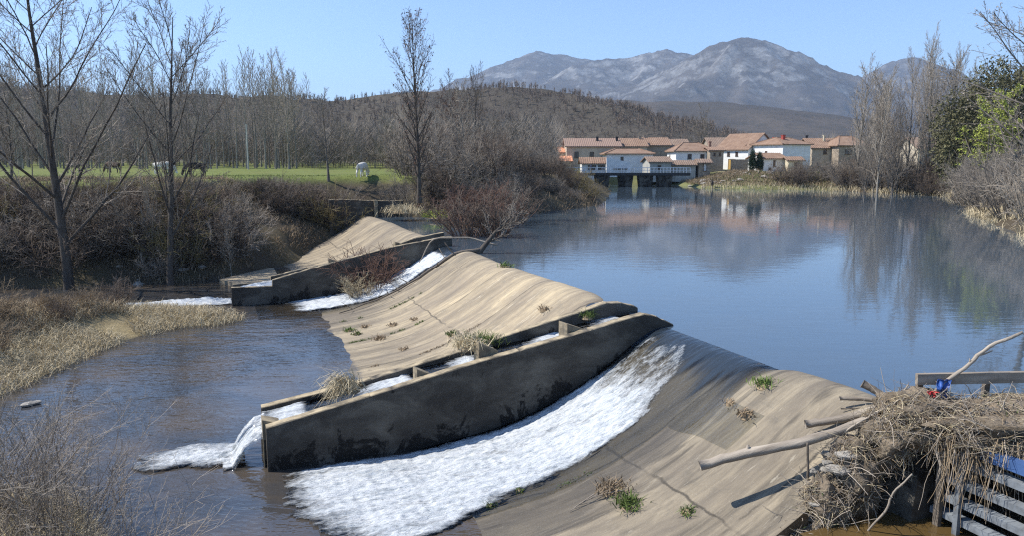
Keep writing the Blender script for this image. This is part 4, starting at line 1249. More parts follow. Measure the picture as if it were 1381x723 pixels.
# ------------------------------------------------------------------ hills and mountains
def ridge_field(X, Y, ridges, slope, power=1.0):
    H = np.full(X.shape, -1e9)
    for rd in ridges:
        sl = slope
        if isinstance(rd, tuple): rd, sl = rd
        rd = np.array(rd)
        for i in range(len(rd) - 1):
            a, b = rd[i], rd[i + 1]
            e = b[:2] - a[:2]
            k = np.clip(((X - a[0]) * e[0] + (Y - a[1]) * e[1]) / (e @ e + 1e-9), 0, 1)
            d = np.hypot(X - a[0] - k * e[0], Y - a[1] - k * e[1])
            H = np.maximum(H, a[2] + (b[2] - a[2]) * k - sl * d ** power)
    return H
def terrain_mesh(name, xs, ys, hf, mat, rock=False):
    X, Y = np.meshgrid(xs, ys)
    Z = hf(X, Y)
    n, m = X.shape
    ix = np.arange(n * m).reshape(n, m)
    q = np.stack([ix[:-1, :-1], ix[:-1, 1:], ix[1:, 1:], ix[1:, :-1]], -1).reshape(-1, 4)
    me = mesh_np(name, np.stack([X, Y, Z], -1).reshape(-1, 3), q, smooth=True)
    if rock:
        gy_, gx_ = np.gradient(Z, ys[1] - ys[0], xs[1] - xs[0])
        rf = sstep(0.35, 0.95, np.hypot(gx_, gy_)) * 0.7 + 0.5 * sstep(150, 600, Z)
        set_attr(me, 'rock', rf)
    return tag(link(name, me, mat), kind='structure')
hill_px = [(-250, 112), (0, 110), (100, 116), (250, 128), (420, 126), (520, 121), (600, 119), (680, 123), (760, 138), (850, 156), (950, 178), (1030, 198), (1120, 212)]
hr = [at(px, py + 8, 430.0) for px, py in hill_px]
def hill_h(X, Y):
    rx = np.array([p[0] for p in hr]); rz = np.array([p[2] for p in hr])
    top = np.interp(X, rx, rz)
    prof = sstep(195, 430, Y) ** 1.15 * (1 - 0.75 * sstep(440, 800, Y))
    bump = 1 + 0.9 * fbm(X * 0.012, Y * 0.012, 4, 71)
    return 1.0 + (top - 1.0) * prof * np.where(Y < 430, 0.5 + 0.5 * bump, 1.0) * 1.0 + 2.2 * fbm(X * 0.03, Y * 0.03, 4, 72) * prof
terrain_mesh('hill', np.linspace(-420, 330, 130), np.linspace(190, 820, 110), hill_h, M['hill'])
fr_ = [at(px, py, 1500.0) for px, py in ((380, 150), (560, 132), (700, 129), (800, 131), (870, 131), (930, 135), (1000, 142), (1060, 162), (1120, 190), (1180, 205))]
terrain_mesh('foothill', np.linspace(-900, 1500, 140), np.linspace(820, 2300, 90),
             lambda X, Y: ridge_field(X, Y, [fr_], 0.20) * 1.0 + 22 * fbm(X * 0.004, Y * 0.004, 5, 81), M['foothill'])
def rp_(l):
    return [at(a, b, Y) for a, b, Y in l]
ridges = [
    (rp_([(1230, 170, 3900), (1165, 120, 3950), (1130, 92, 4000), (1080, 70, 4050), (1042, 54, 4050), (1005, 46, 4000), (965, 58, 4000), (930, 74, 4050), (890, 92, 4100), (860, 105, 4150), (800, 125, 4150)]), 0.62),
    (rp_([(1005, 46, 4000), (960, 92, 3650), (905, 122, 3350), (850, 143, 3050), (800, 165, 2750)]), 0.60),
    (rp_([(1030, 52, 4030), (1060, 110, 3600), (1085, 160, 3100), (1110, 190, 2700)]), 0.50),
    (rp_([(1005, 46, 4000), (1005, 110, 3500), (990, 155, 3000)]), 0.55),
    (rp_([(1000, 85, 4900), (925, 68, 4900), (900, 62, 4900), (875, 68, 4900), (845, 76, 4900), (810, 78, 4800), (790, 80, 4700), (750, 100, 4500), (715, 120, 4300), (690, 132, 4100)]), 0.58),
    (rp_([(900, 62, 4900), (860, 100, 4500), (810, 130, 4000)]), 0.6),
    (rp_([(830, 82, 5600), (785, 76, 5600), (765, 71, 5600), (745, 69, 5600), (722, 65, 5500), (700, 74, 5450), (665, 88, 5300), (625, 104, 5200), (590, 118, 5150), (540, 140, 5100), (480, 165, 5000)]), 0.50),
    (rp_([(722, 65, 5500), (690, 100, 5000), (650, 125, 4600)]), 0.52),
    (rp_([(1120, 140, 5200), (1170, 100, 5200), (1205, 80, 5200), (1230, 73, 5200), (1255, 82, 5200), (1290, 105, 5200), (1350, 140, 5200), (1420, 170, 5200)]), 0.55)]
def mount_h(X, Y):
    wx = 90 * fbm(X * 0.0025, Y * 0.0025, 3, 90); wy = 90 * fbm(X * 0.0025, Y * 0.0025, 3, 95)
    H = ridge_field(X + wx, Y + wy, ridges, 0.6)
    base = ridge_field(X, Y, ridges, 0.6)
    rel = sstep(0, 160, 700 - H) * 0.8 + 0.2
    H = 0.35 * H + 0.65 * base
    H = H + 34 * rel * fbm(X * 0.0042, Y * 0.0042, 6, 91, True) + 9 * fbm(X * 0.02, Y * 0.02, 4, 92, True) - 12
    return np.maximum(H, -30)
terrain_mesh('mountain', np.linspace(-1900, 4300, 330), np.linspace(2250, 6300, 230), mount_h, M['mountain'], True)

# bare oak wood covering the hill: one mass, far too many to count
def wood(name, n, region, hrange, nb, seed, mat, zf, label, width=0.10):
    r = R_(seed)
    X, Y = region(r, n)
    Z = zf(X, Y)
    H = r.uniform(hrange[0], hrange[1], len(X)) * (0.75 + 0.5 * np.clip(fbm(X * 0.03, Y * 0.03, 3, seed) + 0.5, 0, 1))
    m = len(X)
    base = np.stack([X, Y, Z - 0.3], -1)
    u = r.uniform(0.12, 0.92, (m, nb)) ; u[:, 0] = 0.0
    az = r.uniform(0, 6.28, (m, nb))
    L = H[:, None] * r.uniform(0.22, 0.48, (m, nb)) * (1.15 - 0.6 * u); L[:, 0] = H
    el = r.uniform(0.5, 1.3, (m, nb)); el[:, 0] = 1.5
    st_ = base[:, None, :] + np.stack([0 * u, 0 * u, u * H[:, None] * 0.72], -1) + np.stack([r.normal(0, 0.05, (m, nb)), r.normal(0, 0.05, (m, nb)), 0 * u], -1) * H[:, None, None]
    d = np.stack([np.cos(az) * np.cos(el), np.sin(az) * np.cos(el), np.sin(el)], -1)
    en = st_ + d * L[..., None]
    side = np.stack([-np.sin(az + 0.9), np.cos(az + 0.9), 0 * az], -1)
    side[..., 2] = r.uniform(-0.4, 0.4, (m, nb))
    w = width * (0.5 + H / H.mean() * 0.5)[:, None] * np.where(np.arange(nb)[None, :] == 0, 1.5, r.uniform(0.4, 1.0, (m, nb)))
    V = np.stack([st_ - side * w[..., None], st_ + side * w[..., None], en], 2).reshape(-1, 3)
    T = np.arange(len(V)).reshape(-1, 3)
    return tag(link(name, mesh_np(name, V, None, T), mat), label, 'woodland', None, 'stuff')
def reg_hill(r, n):
    X = r.uniform(-400, 230, n); Y = 205 + 240 * r.rand(n) ** 0.75
    k = (fbm(X * 0.02, Y * 0.02, 3, 12) > -0.28) & (CX + FPX * X / Y < 1100)
    return X[k], Y[k]
wood('woodland', 6600, reg_hill, (2.8, 5.2), 38, 900, M['twig_dark'], hill_h, 'grey-brown leafless oak wood covering the long hill behind the meadow', 0.11)
def reg_mid(r, n):
    Y = r.uniform(118, 215, n); px = r.uniform(395, 790, n)
    X = (px - CX) / FPX * Y
    k = ~((X > 8) & (Y < 175)) & ~((Y < 140) & (px < 520)) & (X < 15)
    return X[k], Y[k]
wood('woodland', 620, reg_mid, (6.5, 12.5), 130, 901, M['twig_grey'], lambda X, Y: ground_h(X, Y)[0], 'brownish leafless wood between the meadow and the hill', 0.045)
def reg_left(r, n):
    Y = r.uniform(168, 225, n); px = r.uniform(-60, 420, n)
    return (px - CX) / FPX * Y, Y
wood('woodland', 480, reg_left, (6, 12), 90, 902, M['twig_grey'], lambda X, Y: ground_h(X, Y)[0], 'dark leafless undergrowth behind the poplar plantation', 0.07)
def reg_right(r, n):
    Y = r.uniform(190, 330, n); px = r.uniform(1080, 1450, n)
    return (px - CX) / FPX * Y, Y
wood('woodland', 420, reg_right, (6, 11), 90, 903, M['twig_grey'], lambda X, Y: ground_h(X, Y)[0], 'bare wood behind the trees of the right shore', 0.07)

# ------------------------------------------------------------------ the village
def add_window(parent, face, u, z, w, h, W_, D_, frame='window_frame', name='window', pane='window_dark'):
    """face front (y=0), left (x=-W/2), right (x=W/2); u along the face from its left edge as seen"""
    f = MB(); p = MB(); b = 0.09
    def put(mb, a0, a1, z0, z1, o0, o1):
        if face == 'front': mb.box(-W_ / 2 + a0, -W_ / 2 + a1, -o1, -o0, z0, z1)
        elif face == 'left': mb.box(-W_ / 2 - o1, -W_ / 2 - o0, D_ - a1, D_ - a0, z0, z1)
        else: mb.box(W_ / 2 + o0, W_ / 2 + o1, a0, a1, z0, z1)
    put(f, u - w / 2, u - w / 2 + b, z, z + h, 0.003, 0.07); put(f, u + w / 2 - b, u + w / 2, z, z + h, 0.003, 0.07)
    put(f, u - w / 2 + b, u + w / 2 - b, z + h - b, z + h, 0.003, 0.067); put(f, u - w / 2 - 0.08, u + w / 2 + 0.08, z - b, z, 0.003, 0.14)
    if name == 'window': put(f, u - 0.03, u + 0.03, z, z + h - b, 0.03, 0.062)
    o = f.build(name, M[frame], parent)
    put(p, u - w / 2 + b, u + w / 2 - b, z, z + h - b, 0.004, 0.028)
    p.build('pane' if name == 'window' else 'panel', M[pane], o)
def xz_rot(mb_poly, y0, y1):
    return mb_poly
def roof_ridge_x(w, d, eave, ridge, oh=0.45, th=0.16, front_only=False, back_eave=None):
    mb = MB()
    be = eave if back_eave is None else back_eave
    s1 = (ridge - eave) / (d / 2); s2 = (ridge - be) / (d / 2)
    # one row of corrugated cover strips per slope gives the tiled surface its relief
    for side, e_, sl in ((0, eave, s1), (1, be, s2)):
        y_e = -oh if side == 0 else d + oh
        z_e = e_ - sl * oh
        n = max(6, int((w + 2 * oh) / 0.42))
        xs = np.linspace(-w / 2 - oh, w / 2 + oh, n * 2 + 1)
        up = np.where(np.arange(n * 2 + 1) % 2 == 0, 0.0, 0.075)
        V = []
        for x_, u_ in zip(xs, up):
            V += [(x_, y_e, z_e + th + u_), (x_, d / 2, ridge + th + u_)]
        V = np.array(V); m = len(xs)
        Q = [(2 * i, 2 * i + 2, 2 * i + 3, 2 * i + 1) if side == 0 else (2 * i + 1, 2 * i + 3, 2 * i + 2, 2 * i) for i in range(m - 1)]
        mb.add(V, Q)
        lo = [(-w / 2 - oh, y_e, z_e), (w / 2 + oh, y_e, z_e), (w / 2 + oh, d / 2, ridge), (-w / 2 - oh, d / 2, ridge)]
        hi = [(-w / 2 - oh, y_e, z_e + th - 0.004), (w / 2 + oh, y_e, z_e + th - 0.004), (w / 2 + oh, d / 2, ridge + th - 0.004), (-w / 2 - oh, d / 2, ridge + th - 0.004)]
        if side == 1: lo = lo[::-1]; hi = hi[::-1]
        mb.hexa(lo + hi)
    return mb
def house(name, px0, px1, Y, pyb, pye, pyr, depth, wall, roof, label, rot=0.0, windows=(), doors=(), chimneys=(), kind='x', back_eave=None, frame='window_frame', w=None, zb=None):
    a = at(px0, pyb, Y); b = at(px1, pyb, Y)
    w = w or (b[0] - a[0])
    k = Y / FPX
    zb = a[2] if zb is None else zb
    eave = (pyb - pye) * k; ridge = (pyb - pyr) * k
    e = empty(name, ((a[0] + b[0]) / 2, Y, zb), rot)
    tag(e, label, 'house')
    mb = MB(); dn = -2.0
    if kind == 'x':
        be = eave if back_eave is None else back_eave
        P = [(0, dn), (depth, dn), (depth, be), (depth / 2, ridge), (0, eave)]
        n = 5
        V = [(-w / 2, y, z) for y, z in P] + [(w / 2, y, z) for y, z in P]
        Q = [(i, i + n, (i + 1) % n + n, (i + 1) % n) for i in range(n)]
        T = [(0, i, i + 1) for i in range(1, 4)] + [(n, n + i + 1, n + i) for i in range(1, 4)]
        mb.add(V, Q, T)
        mb.build('wall', M[wall], e)
        ro = roof_ridge_x(w, depth, eave + 0.01, ridge + 0.01, back_eave=back_eave).build('roof', M[roof], e)
    elif kind == 'y':
        mb.prism([(-w / 2, dn), (w / 2, dn), (w / 2, eave), (0, ridge), (-w / 2, eave)], 0, depth)
        mb.build('wall', M[wall], e)
        r2 = roof_ridge_x(depth, w, eave + 0.01, ridge + 0.01)
        for i in range(len(r2.V)):
            v = r2.V[i]; r2.V[i] = np.stack([-(v[:, 1] - w / 2), v[:, 0] + depth / 2, v[:, 2]], -1)
        ro = r2.build('roof', M[roof], e)
    else:   # hip
        mb.box(-w / 2, w / 2, 0, depth, dn, eave)
        mb.build('wall', M[wall], e)
        oh = 0.5; c = min(depth / 2, w / 2) * 0.6
        V = [(-w / 2 - oh, -oh, eave), (w / 2 + oh, -oh, eave), (w / 2 + oh, depth + oh, eave), (-w / 2 - oh, depth + oh, eave)]
        V2 = [(x, y, z + 0.18) for x, y, z in V] + [(-w / 2 + c, depth / 2, ridge), (w / 2 - c, depth / 2, ridge)]
        m2 = MB(); m2.add(V + V2, [(0, 3, 2, 1), (0, 1, 5, 4), (1, 2, 6, 5), (2, 3, 7, 6), (3, 0, 4, 7), (4, 5, 9, 8), (6, 7, 8, 9)], [(5, 6, 9), (7, 4, 8)])
        # hip and ridge tiles
        for p, q in ((4, 8), (5, 9), (6, 9), (7, 8), (8, 9)):
            A = np.array((V + V2)[p]); B = np.array((V + V2)[q]); m2.bar(A + (0, 0, 0.03), B + (0, 0, 0.03), 0.25, 0.14)
        ro = m2.build('roof', M[roof], e)
    for (fc, u, z, ww, hh) in windows:
        add_window(e, fc, u, z, ww, hh, w, depth, frame)
    for (fc, u, ww, hh, mt) in doors:
        add_window(e, fc, u, 0.05, ww, hh, w, depth, frame, 'door', mt)
    for (x, y, ww, z0, z1, mt) in chimneys:
        c_ = MB(); c_.box(x - ww / 2, x + ww / 2, y - ww / 2, y + ww / 2, z0, z1); c_.box(x - ww / 2 - 0.08, x + ww / 2 + 0.08, y - ww / 2 - 0.08, y + ww / 2 + 0.08, z1, z1 + 0.15)
        c_.build('chimney', M[mt], ro)
    return e
# left to right
house('brick_house', 742, 764, 172, 226, 206, 198, 8, 'plaster_cream', 'tile_orange', 'house with bright orange tiles peeping over the thicket, highest of the orange roofs', windows=(('front', 1.5, 1.5, 0.9, 1.1),), kind='hip')
house('outbuilding', 746, 770, 164, 228, 217, 211, 6, 'plaster_cream', 'tile_orange', 'low outbuilding with orange roof at the left end of the village by the bridge', kind='x')
house('long_house', 764, 836, 168, 228, 197.5, 187, 10, 'plaster_beige', 'tile_rose', 'long beige house with a smooth brownish-pink roof and three dark windows',
      windows=(('front', 2.2, 2.6, 0.95, 1.35), ('front', 5.6, 2.9, 0.9, 1.0), ('front', 8.4, 2.9, 0.9, 1.0)), chimneys=((1.15, 3.2, 0.5, 4.4, 7.2, 'dark_steel'), (5.6, 3.2, 0.5, 4.4, 7.2, 'dark_steel')))
house('terrace_house', 837, 872, 172, 227, 197.5, 187, 10, 'plaster_beige', 'tile_red', 'red tiled house adjoining the right end of the long beige house', windows=(('front', 3, 2.6, 0.8, 1.0),), chimneys=((2.0, 4.5, 0.5, 5.5, 7.4, 'masonry'),))
house('barn', 872, 903, 176, 226, 196, 186, 10, 'masonry', 'tile_red', 'stone barn with a steep red roof behind the white houses', chimneys=((-2.5, 5, 0.5, 5.5, 7.6, 'masonry'),))
house('barn', 897, 930, 180, 226, 199, 188, 10, 'masonry', 'tile_brown', 'stone barn with a darker brown roof right of the steep red one')
house('garden_shed', 785, 817, 152, 231, 220, 213, 5, 'plaster_white', 'tile_red', 'small white shed with a red roof and glazed front just behind the bridge', windows=(('front', 2.0, 0.35, 1.6, 1.0), ('front', 3.9, 0.35, 1.4, 1.0)))
house('white_house', 818, 880, 158, 230, 208, 200, 8, 'plaster_white', 'tile_red', 'wide white house with low red roof in the middle of the bridge view', kind='hip',
      windows=(('front', 3.2, 2.2, 0.6, 0.75), ('front', 9.1, 2.0, 0.55, 0.75), ('front', 8.6, 0.4, 0.5, 0.9)))
e = empty('terrace_wall', tuple(at(834, 230, 150))); tag(e, 'white sloping terrace wall in front of the wide white house', 'wall', kind='thing')
mb = MB(); mb.prism([(-2.4, -1.2), (2.3, -1.2), (2.3, 1.75), (-2.4, 2.6)], 0, 0.3); mb.build('wall_panel', M['plaster_white'], e)
mb = MB(); mb.box(-1.0, 1.8, -0.6, -0.003, 0.35, 0.5); mb.build('awning', M['dark_steel'], e)
house('stone_shed', 876, 905, 149, 231, 218, 212, 5, 'plaster_grey', 'tile_brown', 'grey-green shed with brown roof at the right end of the bridge', windows=(('front', 1.9, 0.5, 0.7, 0.8),), rot=0.12)
house('low_shed', 902, 938, 152, 231, 222, 217, 4, 'plaster_grey', 'tile_brown', 'low grey lean-to shed in front of the white house with two upper windows')
house('white_house', 911, 962, 160, 229, 204.5, 192, 9, 'plaster_white', 'tile_red', 'white house with hipped red roof and two dark upper windows behind the stony bank', kind='hip',
      windows=(('front', 2.9, 2.4, 0.85, 1.0), ('front', 5.6, 2.4, 0.85, 1.0), ('left', 3.0, 2.4, 0.7, 0.9)), chimneys=((3.9, 3.0, 0.45, 4.2, 6.0, 'brick'),))
e = empty('terrace_wall', tuple(at(935, 229, 156))); tag(e, 'white curved terrace wall under the two-window white house', 'wall', kind='thing')
mb = MB(); mb.prism([(-3.6, -1), (3.4, -1), (3.4, 1.6), (1.5, 2.0), (-1.5, 1.75), (-3.6, 2.3)], 0, 0.3); mb.build('wall_panel', M['plaster_white'], e)
house('stone_house', 957, 975, 157, 229, 203, 199, 6, 'masonry', 'tile_red', 'narrow tan stone wing at the right end of the two-window white house', windows=(('front', 0.9, 3.0, 0.4, 0.6), ('front', 2.0, 3.0, 0.35, 0.6)))
house('small_shelter', 942, 958, 152, 230, 219, 215, 3, 'masonry', 'tile_brown', 'little stone shelter with glass door before the white house', doors=(('front', 1.3, 0.7, 1.5, 'frame_white'),))
house('gable_house', 970, 1002, 168, 228, 201, 181, 9.5, 'plaster_white', 'tile_red', 'tall white gable house with a yellow garage door and blue-shaded end wall', rot=math.radians(-57), w=9.0,
      doors=(('front', 4.6, 2.0, 2.3, 'door_yellow'),), windows=(('front', 3.6, 3.0, 0.7, 0.9), ('front', 5.9, 3.0, 0.7, 0.9)), chimneys=())
house('barn', 958, 990, 186, 226, 199, 186, 10, 'masonry', 'tile_brown', 'barn with a mottled brown roof left behind the tall gable house')
house('village_house', 1006, 1040, 166, 229, 196, 187, 9, 'plaster_cream', 'tile_red', 'cream and brick house with a wooden upper floor behind the two cypresses', windows=(('front', 1.2, 3.2, 0.9, 1.0), ('front', 3.8, 3.2, 1.0, 1.1)), doors=(('front', 2.6, 1.0, 2.0, 'door_brown'),))
house('village_house', 1034, 1060, 178, 227, 196, 187, 9, 'brick', 'tile_red', 'brick house with a red chimney just left of the white two-storey house', chimneys=((0.3, 3, 0.75, 5.0, 7.3, 'chimney_red'),))
house('white_house', 1046, 1100, 158, 230, 195.5, 185, 9, 'plaster_white', 'tile_red', 'white two-storey house with a bright left gable and red chimney', rot=math.radians(24), w=7.6,
      windows=(('left', 4.2, 3.3, 0.65, 0.9),), chimneys=((-1.0, 3.0, 0.6, 5.0, 7.4, 'chimney_red'),), kind='hip')
house('annex', 1026, 1062, 151, 231, 213.5, 207, 5, 'plaster_white', 'tile_red', 'low white annex with red roof right of the two cypresses', rot=math.radians(18), windows=(('front', 2.6, 1.1, 0.5, 1.2), ('front', 1.6, 0.05, 0.6, 0.8)))
house('small_shed', 1063, 1082, 149, 230, 216, 212, 3.5, 'plaster_cream', 'tile_red', 'tiny shed with light roof under the white two-storey house', doors=(('front', 1.6, 0.9, 1.6, 'door_brown'),))
house('village_house', 1094, 1132, 164, 227, 199.5, 187, 9, 'plaster_beige', 'tile_red', 'beige house with two brown shuttered windows in the right half of the village',
      windows=(('front', 2.8, 3.2, 0.75, 0.95), ('front', 4.7, 3.0, 0.7, 1.2)), chimneys=((0.6, 3.0, 0.4, 5.2, 7.2, 'plaster_cream'), (-2.5, 5, 0.45, 5.5, 7.2, 'dark_steel')))
house('village_house', 1130, 1168, 160, 226, 197, 183, 9, 'masonry', 'tile_red', 'stone house with a shaded balcony at the right end of the village', windows=(('front', 2.0, 2.9, 1.4, 1.0), ('front', 4.4, 2.9, 1.0, 1.0)), doors=(('front', 3.0, 1.2, 1.8, 'door_brown'),), kind='hip')
house('village_house', 1236, 1268, 150, 236, 200, 186, 9, 'plaster_beige', 'tile_brown', 'pinkish house half hidden behind the straight bare trees on the right', windows=(('front', 1.6, 2.6, 0.8, 1.1), ('front', 3.6, 2.6, 0.8, 1.1)))

# garden wall along the road and the stones of the bank
e = empty('garden_wall', tuple(at(1000, 226, 158))); tag(e, 'tan stone garden wall beside the road by the gable house', 'wall', kind='thing')
mb = MB(); mb.box(-2.2, 4.2, 0, 0.4, -1.0, 1.7); mb.build('wall_panel', M['masonry'], e)
mb = MB(); mb.box(-2.3, 4.3, -0.06, 0.46, 1.704, 1.82); mb.build('coping', M['plaster_cream'], e)

# ------------------------------------------------------------------ the bridge
bz = at(850, 233, 139)[2]
bx0, bx1 = at(752, 233, 139)[0], at(931, 233, 139)[0]
br = empty('footbridge', (0, 139, 0)); tag(br, 'low bridge with dark deck and pale railing at the head of the pond', 'bridge')
mb = MB(); mb.box(bx0, bx1, 0, 3.2, bz - 0.45, bz); mb.box(bx0, bx1, -0.15, 0.0, bz - 0.28, bz + 0.08); mb.build('deck', M['dark_steel'], br)
for px in (781, 813, 845, 872, 898):
    x = at(px, 233, 139)[0]
    mb = MB(); mb.hexa([(x - 0.9, 0.3, -1.5), (x + 0.9, 0.3, -1.5), (x + 0.9, 2.9, -1.5), (x - 0.9, 2.9, -1.5), (x - 1.35, 0.3, bz - 0.452), (x + 1.35, 0.3, bz - 0.452), (x + 1.35, 2.9, bz - 0.452), (x - 1.35, 2.9, bz - 0.452)])
    attr0(mb.build('pier', M['wall'], br), 0.4)
nb = 20
for i in range(nb + 1):
    x = bx0 + (bx1 - bx0) * i / nb
    for yy in (0.08, 3.1):
        mb = MB(); mb.box(x - 0.045, x + 0.045, yy - 0.045, yy + 0.045, bz + 0.003, bz + 1.02); mb.build('railing_post', M['rail_white'], br)
for yy in (0.08, 3.1):
    for z0, z1 in ((0.98, 1.05), (0.50, 0.54)):
        mb = MB(); mb.box(bx0, bx1, yy - 0.025, yy + 0.025, bz + z0, bz + z1); mb.build('rail', M['rail_white'], br)

# ------------------------------------------------------------------ living figures
def skin_mesh(name, verts, edges, radii, sub=2):
    me = bpy.data.meshes.new(name); me.from_pydata(verts, edges, [])
    o = bpy.data.objects.new(name, me); COL.objects.link(o)
    md = o.modifiers.new('skin', 'SKIN'); md.use_smooth_shade = True
    for i, rr in enumerate(radii):
        me.skin_vertices[0].data[i].radius = (rr, rr) if np.isscalar(rr) else rr
    me.skin_vertices[0].data[0].use_root = True
    sd = o.modifiers.new('sub', 'SUBSURF'); sd.levels = sub; sd.render_levels = sub
    dg = bpy.context.evaluated_depsgraph_get()
    ev = o.evaluated_get(dg)
    nm = bpy.data.meshes.new_from_object(ev)
    bpy.data.objects.remove(o)
    nm.name = name
    return nm
def cow_mesh(graze):
    V = [(-0.72, 0, 1.16), (-0.2, 0, 1.06), (0.35, 0, 1.08), (0.62, 0, 1.18)]
    Rr = [(0.27, 0.29), (0.33, 0.37), (0.31, 0.36), (0.2, 0.27)]
    if graze:
        V += [(0.92, 0, 1.0), (1.13, 0, 0.72), (1.22, 0, 0.42), (1.32, 0, 0.15)]; Rr += [0.17, 0.14, 0.13, 0.085]
    else:
        V += [(0.9, 0, 1.32), (1.08, 0, 1.45), (1.3, 0, 1.32), (1.5, 0, 1.15)]; Rr += [0.17, 0.14, 0.13, 0.085]
    E = [(0, 1), (1, 2), (2, 3), (3, 4), (4, 5), (5, 6), (6, 7)]
    def leg(root, pts, rs):
        p = root
        for q, rr in zip(pts, rs):
            V.append(q); Rr.append(rr); E.append((p, len(V) - 1)); p = len(V) - 1
    for s in (1, -1):
        leg(0, [(-0.72, 0.2 * s, 0.92), (-0.62, 0.21 * s, 0.70), (-0.86, 0.2 * s, 0.45), (-0.80, 0.2 * s, 0.04)], [0.17, 0.12, 0.062, 0.06])
        leg(2, [(0.48, 0.2 * s, 0.85), (0.5, 0.2 * s, 0.45), (0.5 + 0.06 * s, 0.2 * s, 0.04)], [0.14, 0.068, 0.06])
    leg(0, [(-1.02, 0, 1.22), (-1.12, 0, 0.8), (-1.1, 0, 0.45)], [0.045, 0.03, 0.045])
    return skin_mesh('cow_body', V, E, Rr)
cows = [cow_mesh(True), cow_mesh(False)]
def cow(px, py, Y, k, rot, mat, label, sc=1.0):
    x, y, _ = at(px, py, Y)
    e = empty('cow', (x, y, gz(x, y) - 0.02), rot); e.scale = (sc,) * 3
    tag(e, label, 'cow', 'cattle on the meadow')
    me = cows[k].copy(); me.materials.clear()
    link('body', me, M[mat], e)
    hx, hz_ = (1.2, 0.52) if k == 0 else (1.2, 1.42)
    for s in (1, -1):
        mb = MB(); mb.tube([(hx - 0.06, 0.10 * s, hz_ + 0.12), (hx - 0.08, 0.22 * s, hz_ + 0.18), (hx - 0.02, 0.27 * s, hz_ + 0.3)], [0.03, 0.02, 0.008], 6); mb.build('horn', M['horn'], e)
        mb = MB(); mb.tube([(hx - 0.10, 0.10 * s, hz_ + 0.06), (hx - 0.12, 0.2 * s, hz_ + 0.05), (hx - 0.14, 0.28 * s, hz_)], [0.03, 0.055, 0.015], 6); mb.build('ear', M[mat], e)
    return e
cow(101, 229, 95, 0, 0.3, 'hide_dun', 'dun cow grazing behind the thick trunk of the leftmost tree')
cow(152, 228, 90, 0, 2.9, 'hide_brown', 'dark brown cow grazing between the two big bare trees')
cow(221, 232, 88, 0, 0.15, 'hide_white', 'white cow grazing behind the slim forked tree', 1.12)
cow(264, 235, 76, 0, 3.9, 'hide_black', 'black cow grazing just right of the slim forked tree', 1.05)
cow(489, 235, 74, 0, 1.35, 'hide_white', 'white cow seen from behind alone on the right part of the meadow', 1.08)

def person(px, py, Y, z, rot, top, legs, label, arm_fwd=0.3):
    x = at(px, py, Y)[0]
    e = empty('person', (x, Y, z), rot); tag(e, label, 'person')
    V = [(0, 0, 0.95), (0, 0, 1.15), (0, 0, 1.36), (0, 0, 1.48), (0, 0.01, 1.54), (0, 0.02, 1.62), (0, 0.0, 1.70)]
    Rr = [(0.15, 0.11), (0.14, 0.10), (0.17, 0.11), (0.07, 0.065), (0.06, 0.06), (0.085, 0.095), (0.07, 0.08)]
    E = [(0, 1), (1, 2), (2, 3), (3, 4), (4, 5), (5, 6)]
    def chain(root, pts, rs):
        p = root
        for q, rr in zip(pts, rs):
            V.append(q); Rr.append(rr); E.append((p, len(V) - 1)); p = len(V) - 1
    for s in (1, -1):
        chain(0, [(0.10 * s, 0, 0.85), (0.11 * s, 0.02, 0.48), (0.12 * s, -0.02, 0.08), (0.13 * s, 0.10, 0.04)], [0.095, 0.065, 0.048, 0.045])
        chain(2, [(0.21 * s, 0, 1.38), (0.26 * s, 0.02, 1.10), (0.22 * s, arm_fwd, 0.98), (0.20 * s, arm_fwd + 0.09, 0.97)], [0.065, 0.048, 0.036, 0.034])
    link('body', skin_mesh('person_body', V, E, Rr, 1), M[top], e)
    mb = MB(); mb.tube([(0, 0.0, 1.63), (0, -0.005, 1.70), (0, -0.005, 1.76)], [0.10, 0.105, 0.06], 8); mb.build('hair', M['cloth_dark'], e, True)
    return e
fz = at(960, 253.5, 131)[2]
person(960, 253, 131.3, max(gz(at(960, 253, 131.3)[0], 131.3), 0.02) - 0.02, 2.6, 'cloth_dark', 'cloth_dark', 'angler in dark clothes standing at the far waterline below the stony bank')
person(797, 232, 140.2, bz, 2.0, 'cloth_blue', 'cloth_blue', 'person in dark blue standing on the bridge behind the railing')

# two cypresses
r = R_(700)
for px, hpx, lab in ((1014, 29, 'taller left one of two dark cypresses before the cream house'), (1023.5, 27, 'shorter right one of two dark cypresses before the cream house')):
    Y = 150; x, y, z = at(px, 232, Y); h = hpx * Y / FPX
    e = empty('cypress_tree', (x, y, z)); tag(e, lab, 'tree', 'cypresses')
    mb = MB(); mb.tube([(0, 0, -0.5), (0, 0, h * 0.5), (0, 0, h * 0.9)], [0.12, 0.09, 0.03], 6); mb.build('trunk', M['bark_dark'], e)
    link('crown', leaf_crown('cypress_crown', r, [(0, 0, h * 0.36, 0.66, 0.66, h * 0.34), (0, 0, h * 0.62, 0.5, 0.5, h * 0.36)], 1500, 0.085, -0.8, 0.6), M['leaf_cypress'], e)

# pole in the plantation
x, y, z = at(335, 226, 128)
e = empty('utility_pole', (x, y, gz(x, y))); tag(e, 'pale bare pole standing at the edge of the poplar plantation', 'pole')
mb = MB(); mb.tube([(0, 0, -0.3), (0, 0, 4), (0, 0, 7.6)], [0.14, 0.12, 0.10], 8); mb.build('shaft', M['plaster_grey'], e)
mb = MB(); mb.tube([(0, 0, 7.6), (0, 0, 7.7)], [0.12, 0.05], 8); mb.build('cap', M['dark_steel'], e)

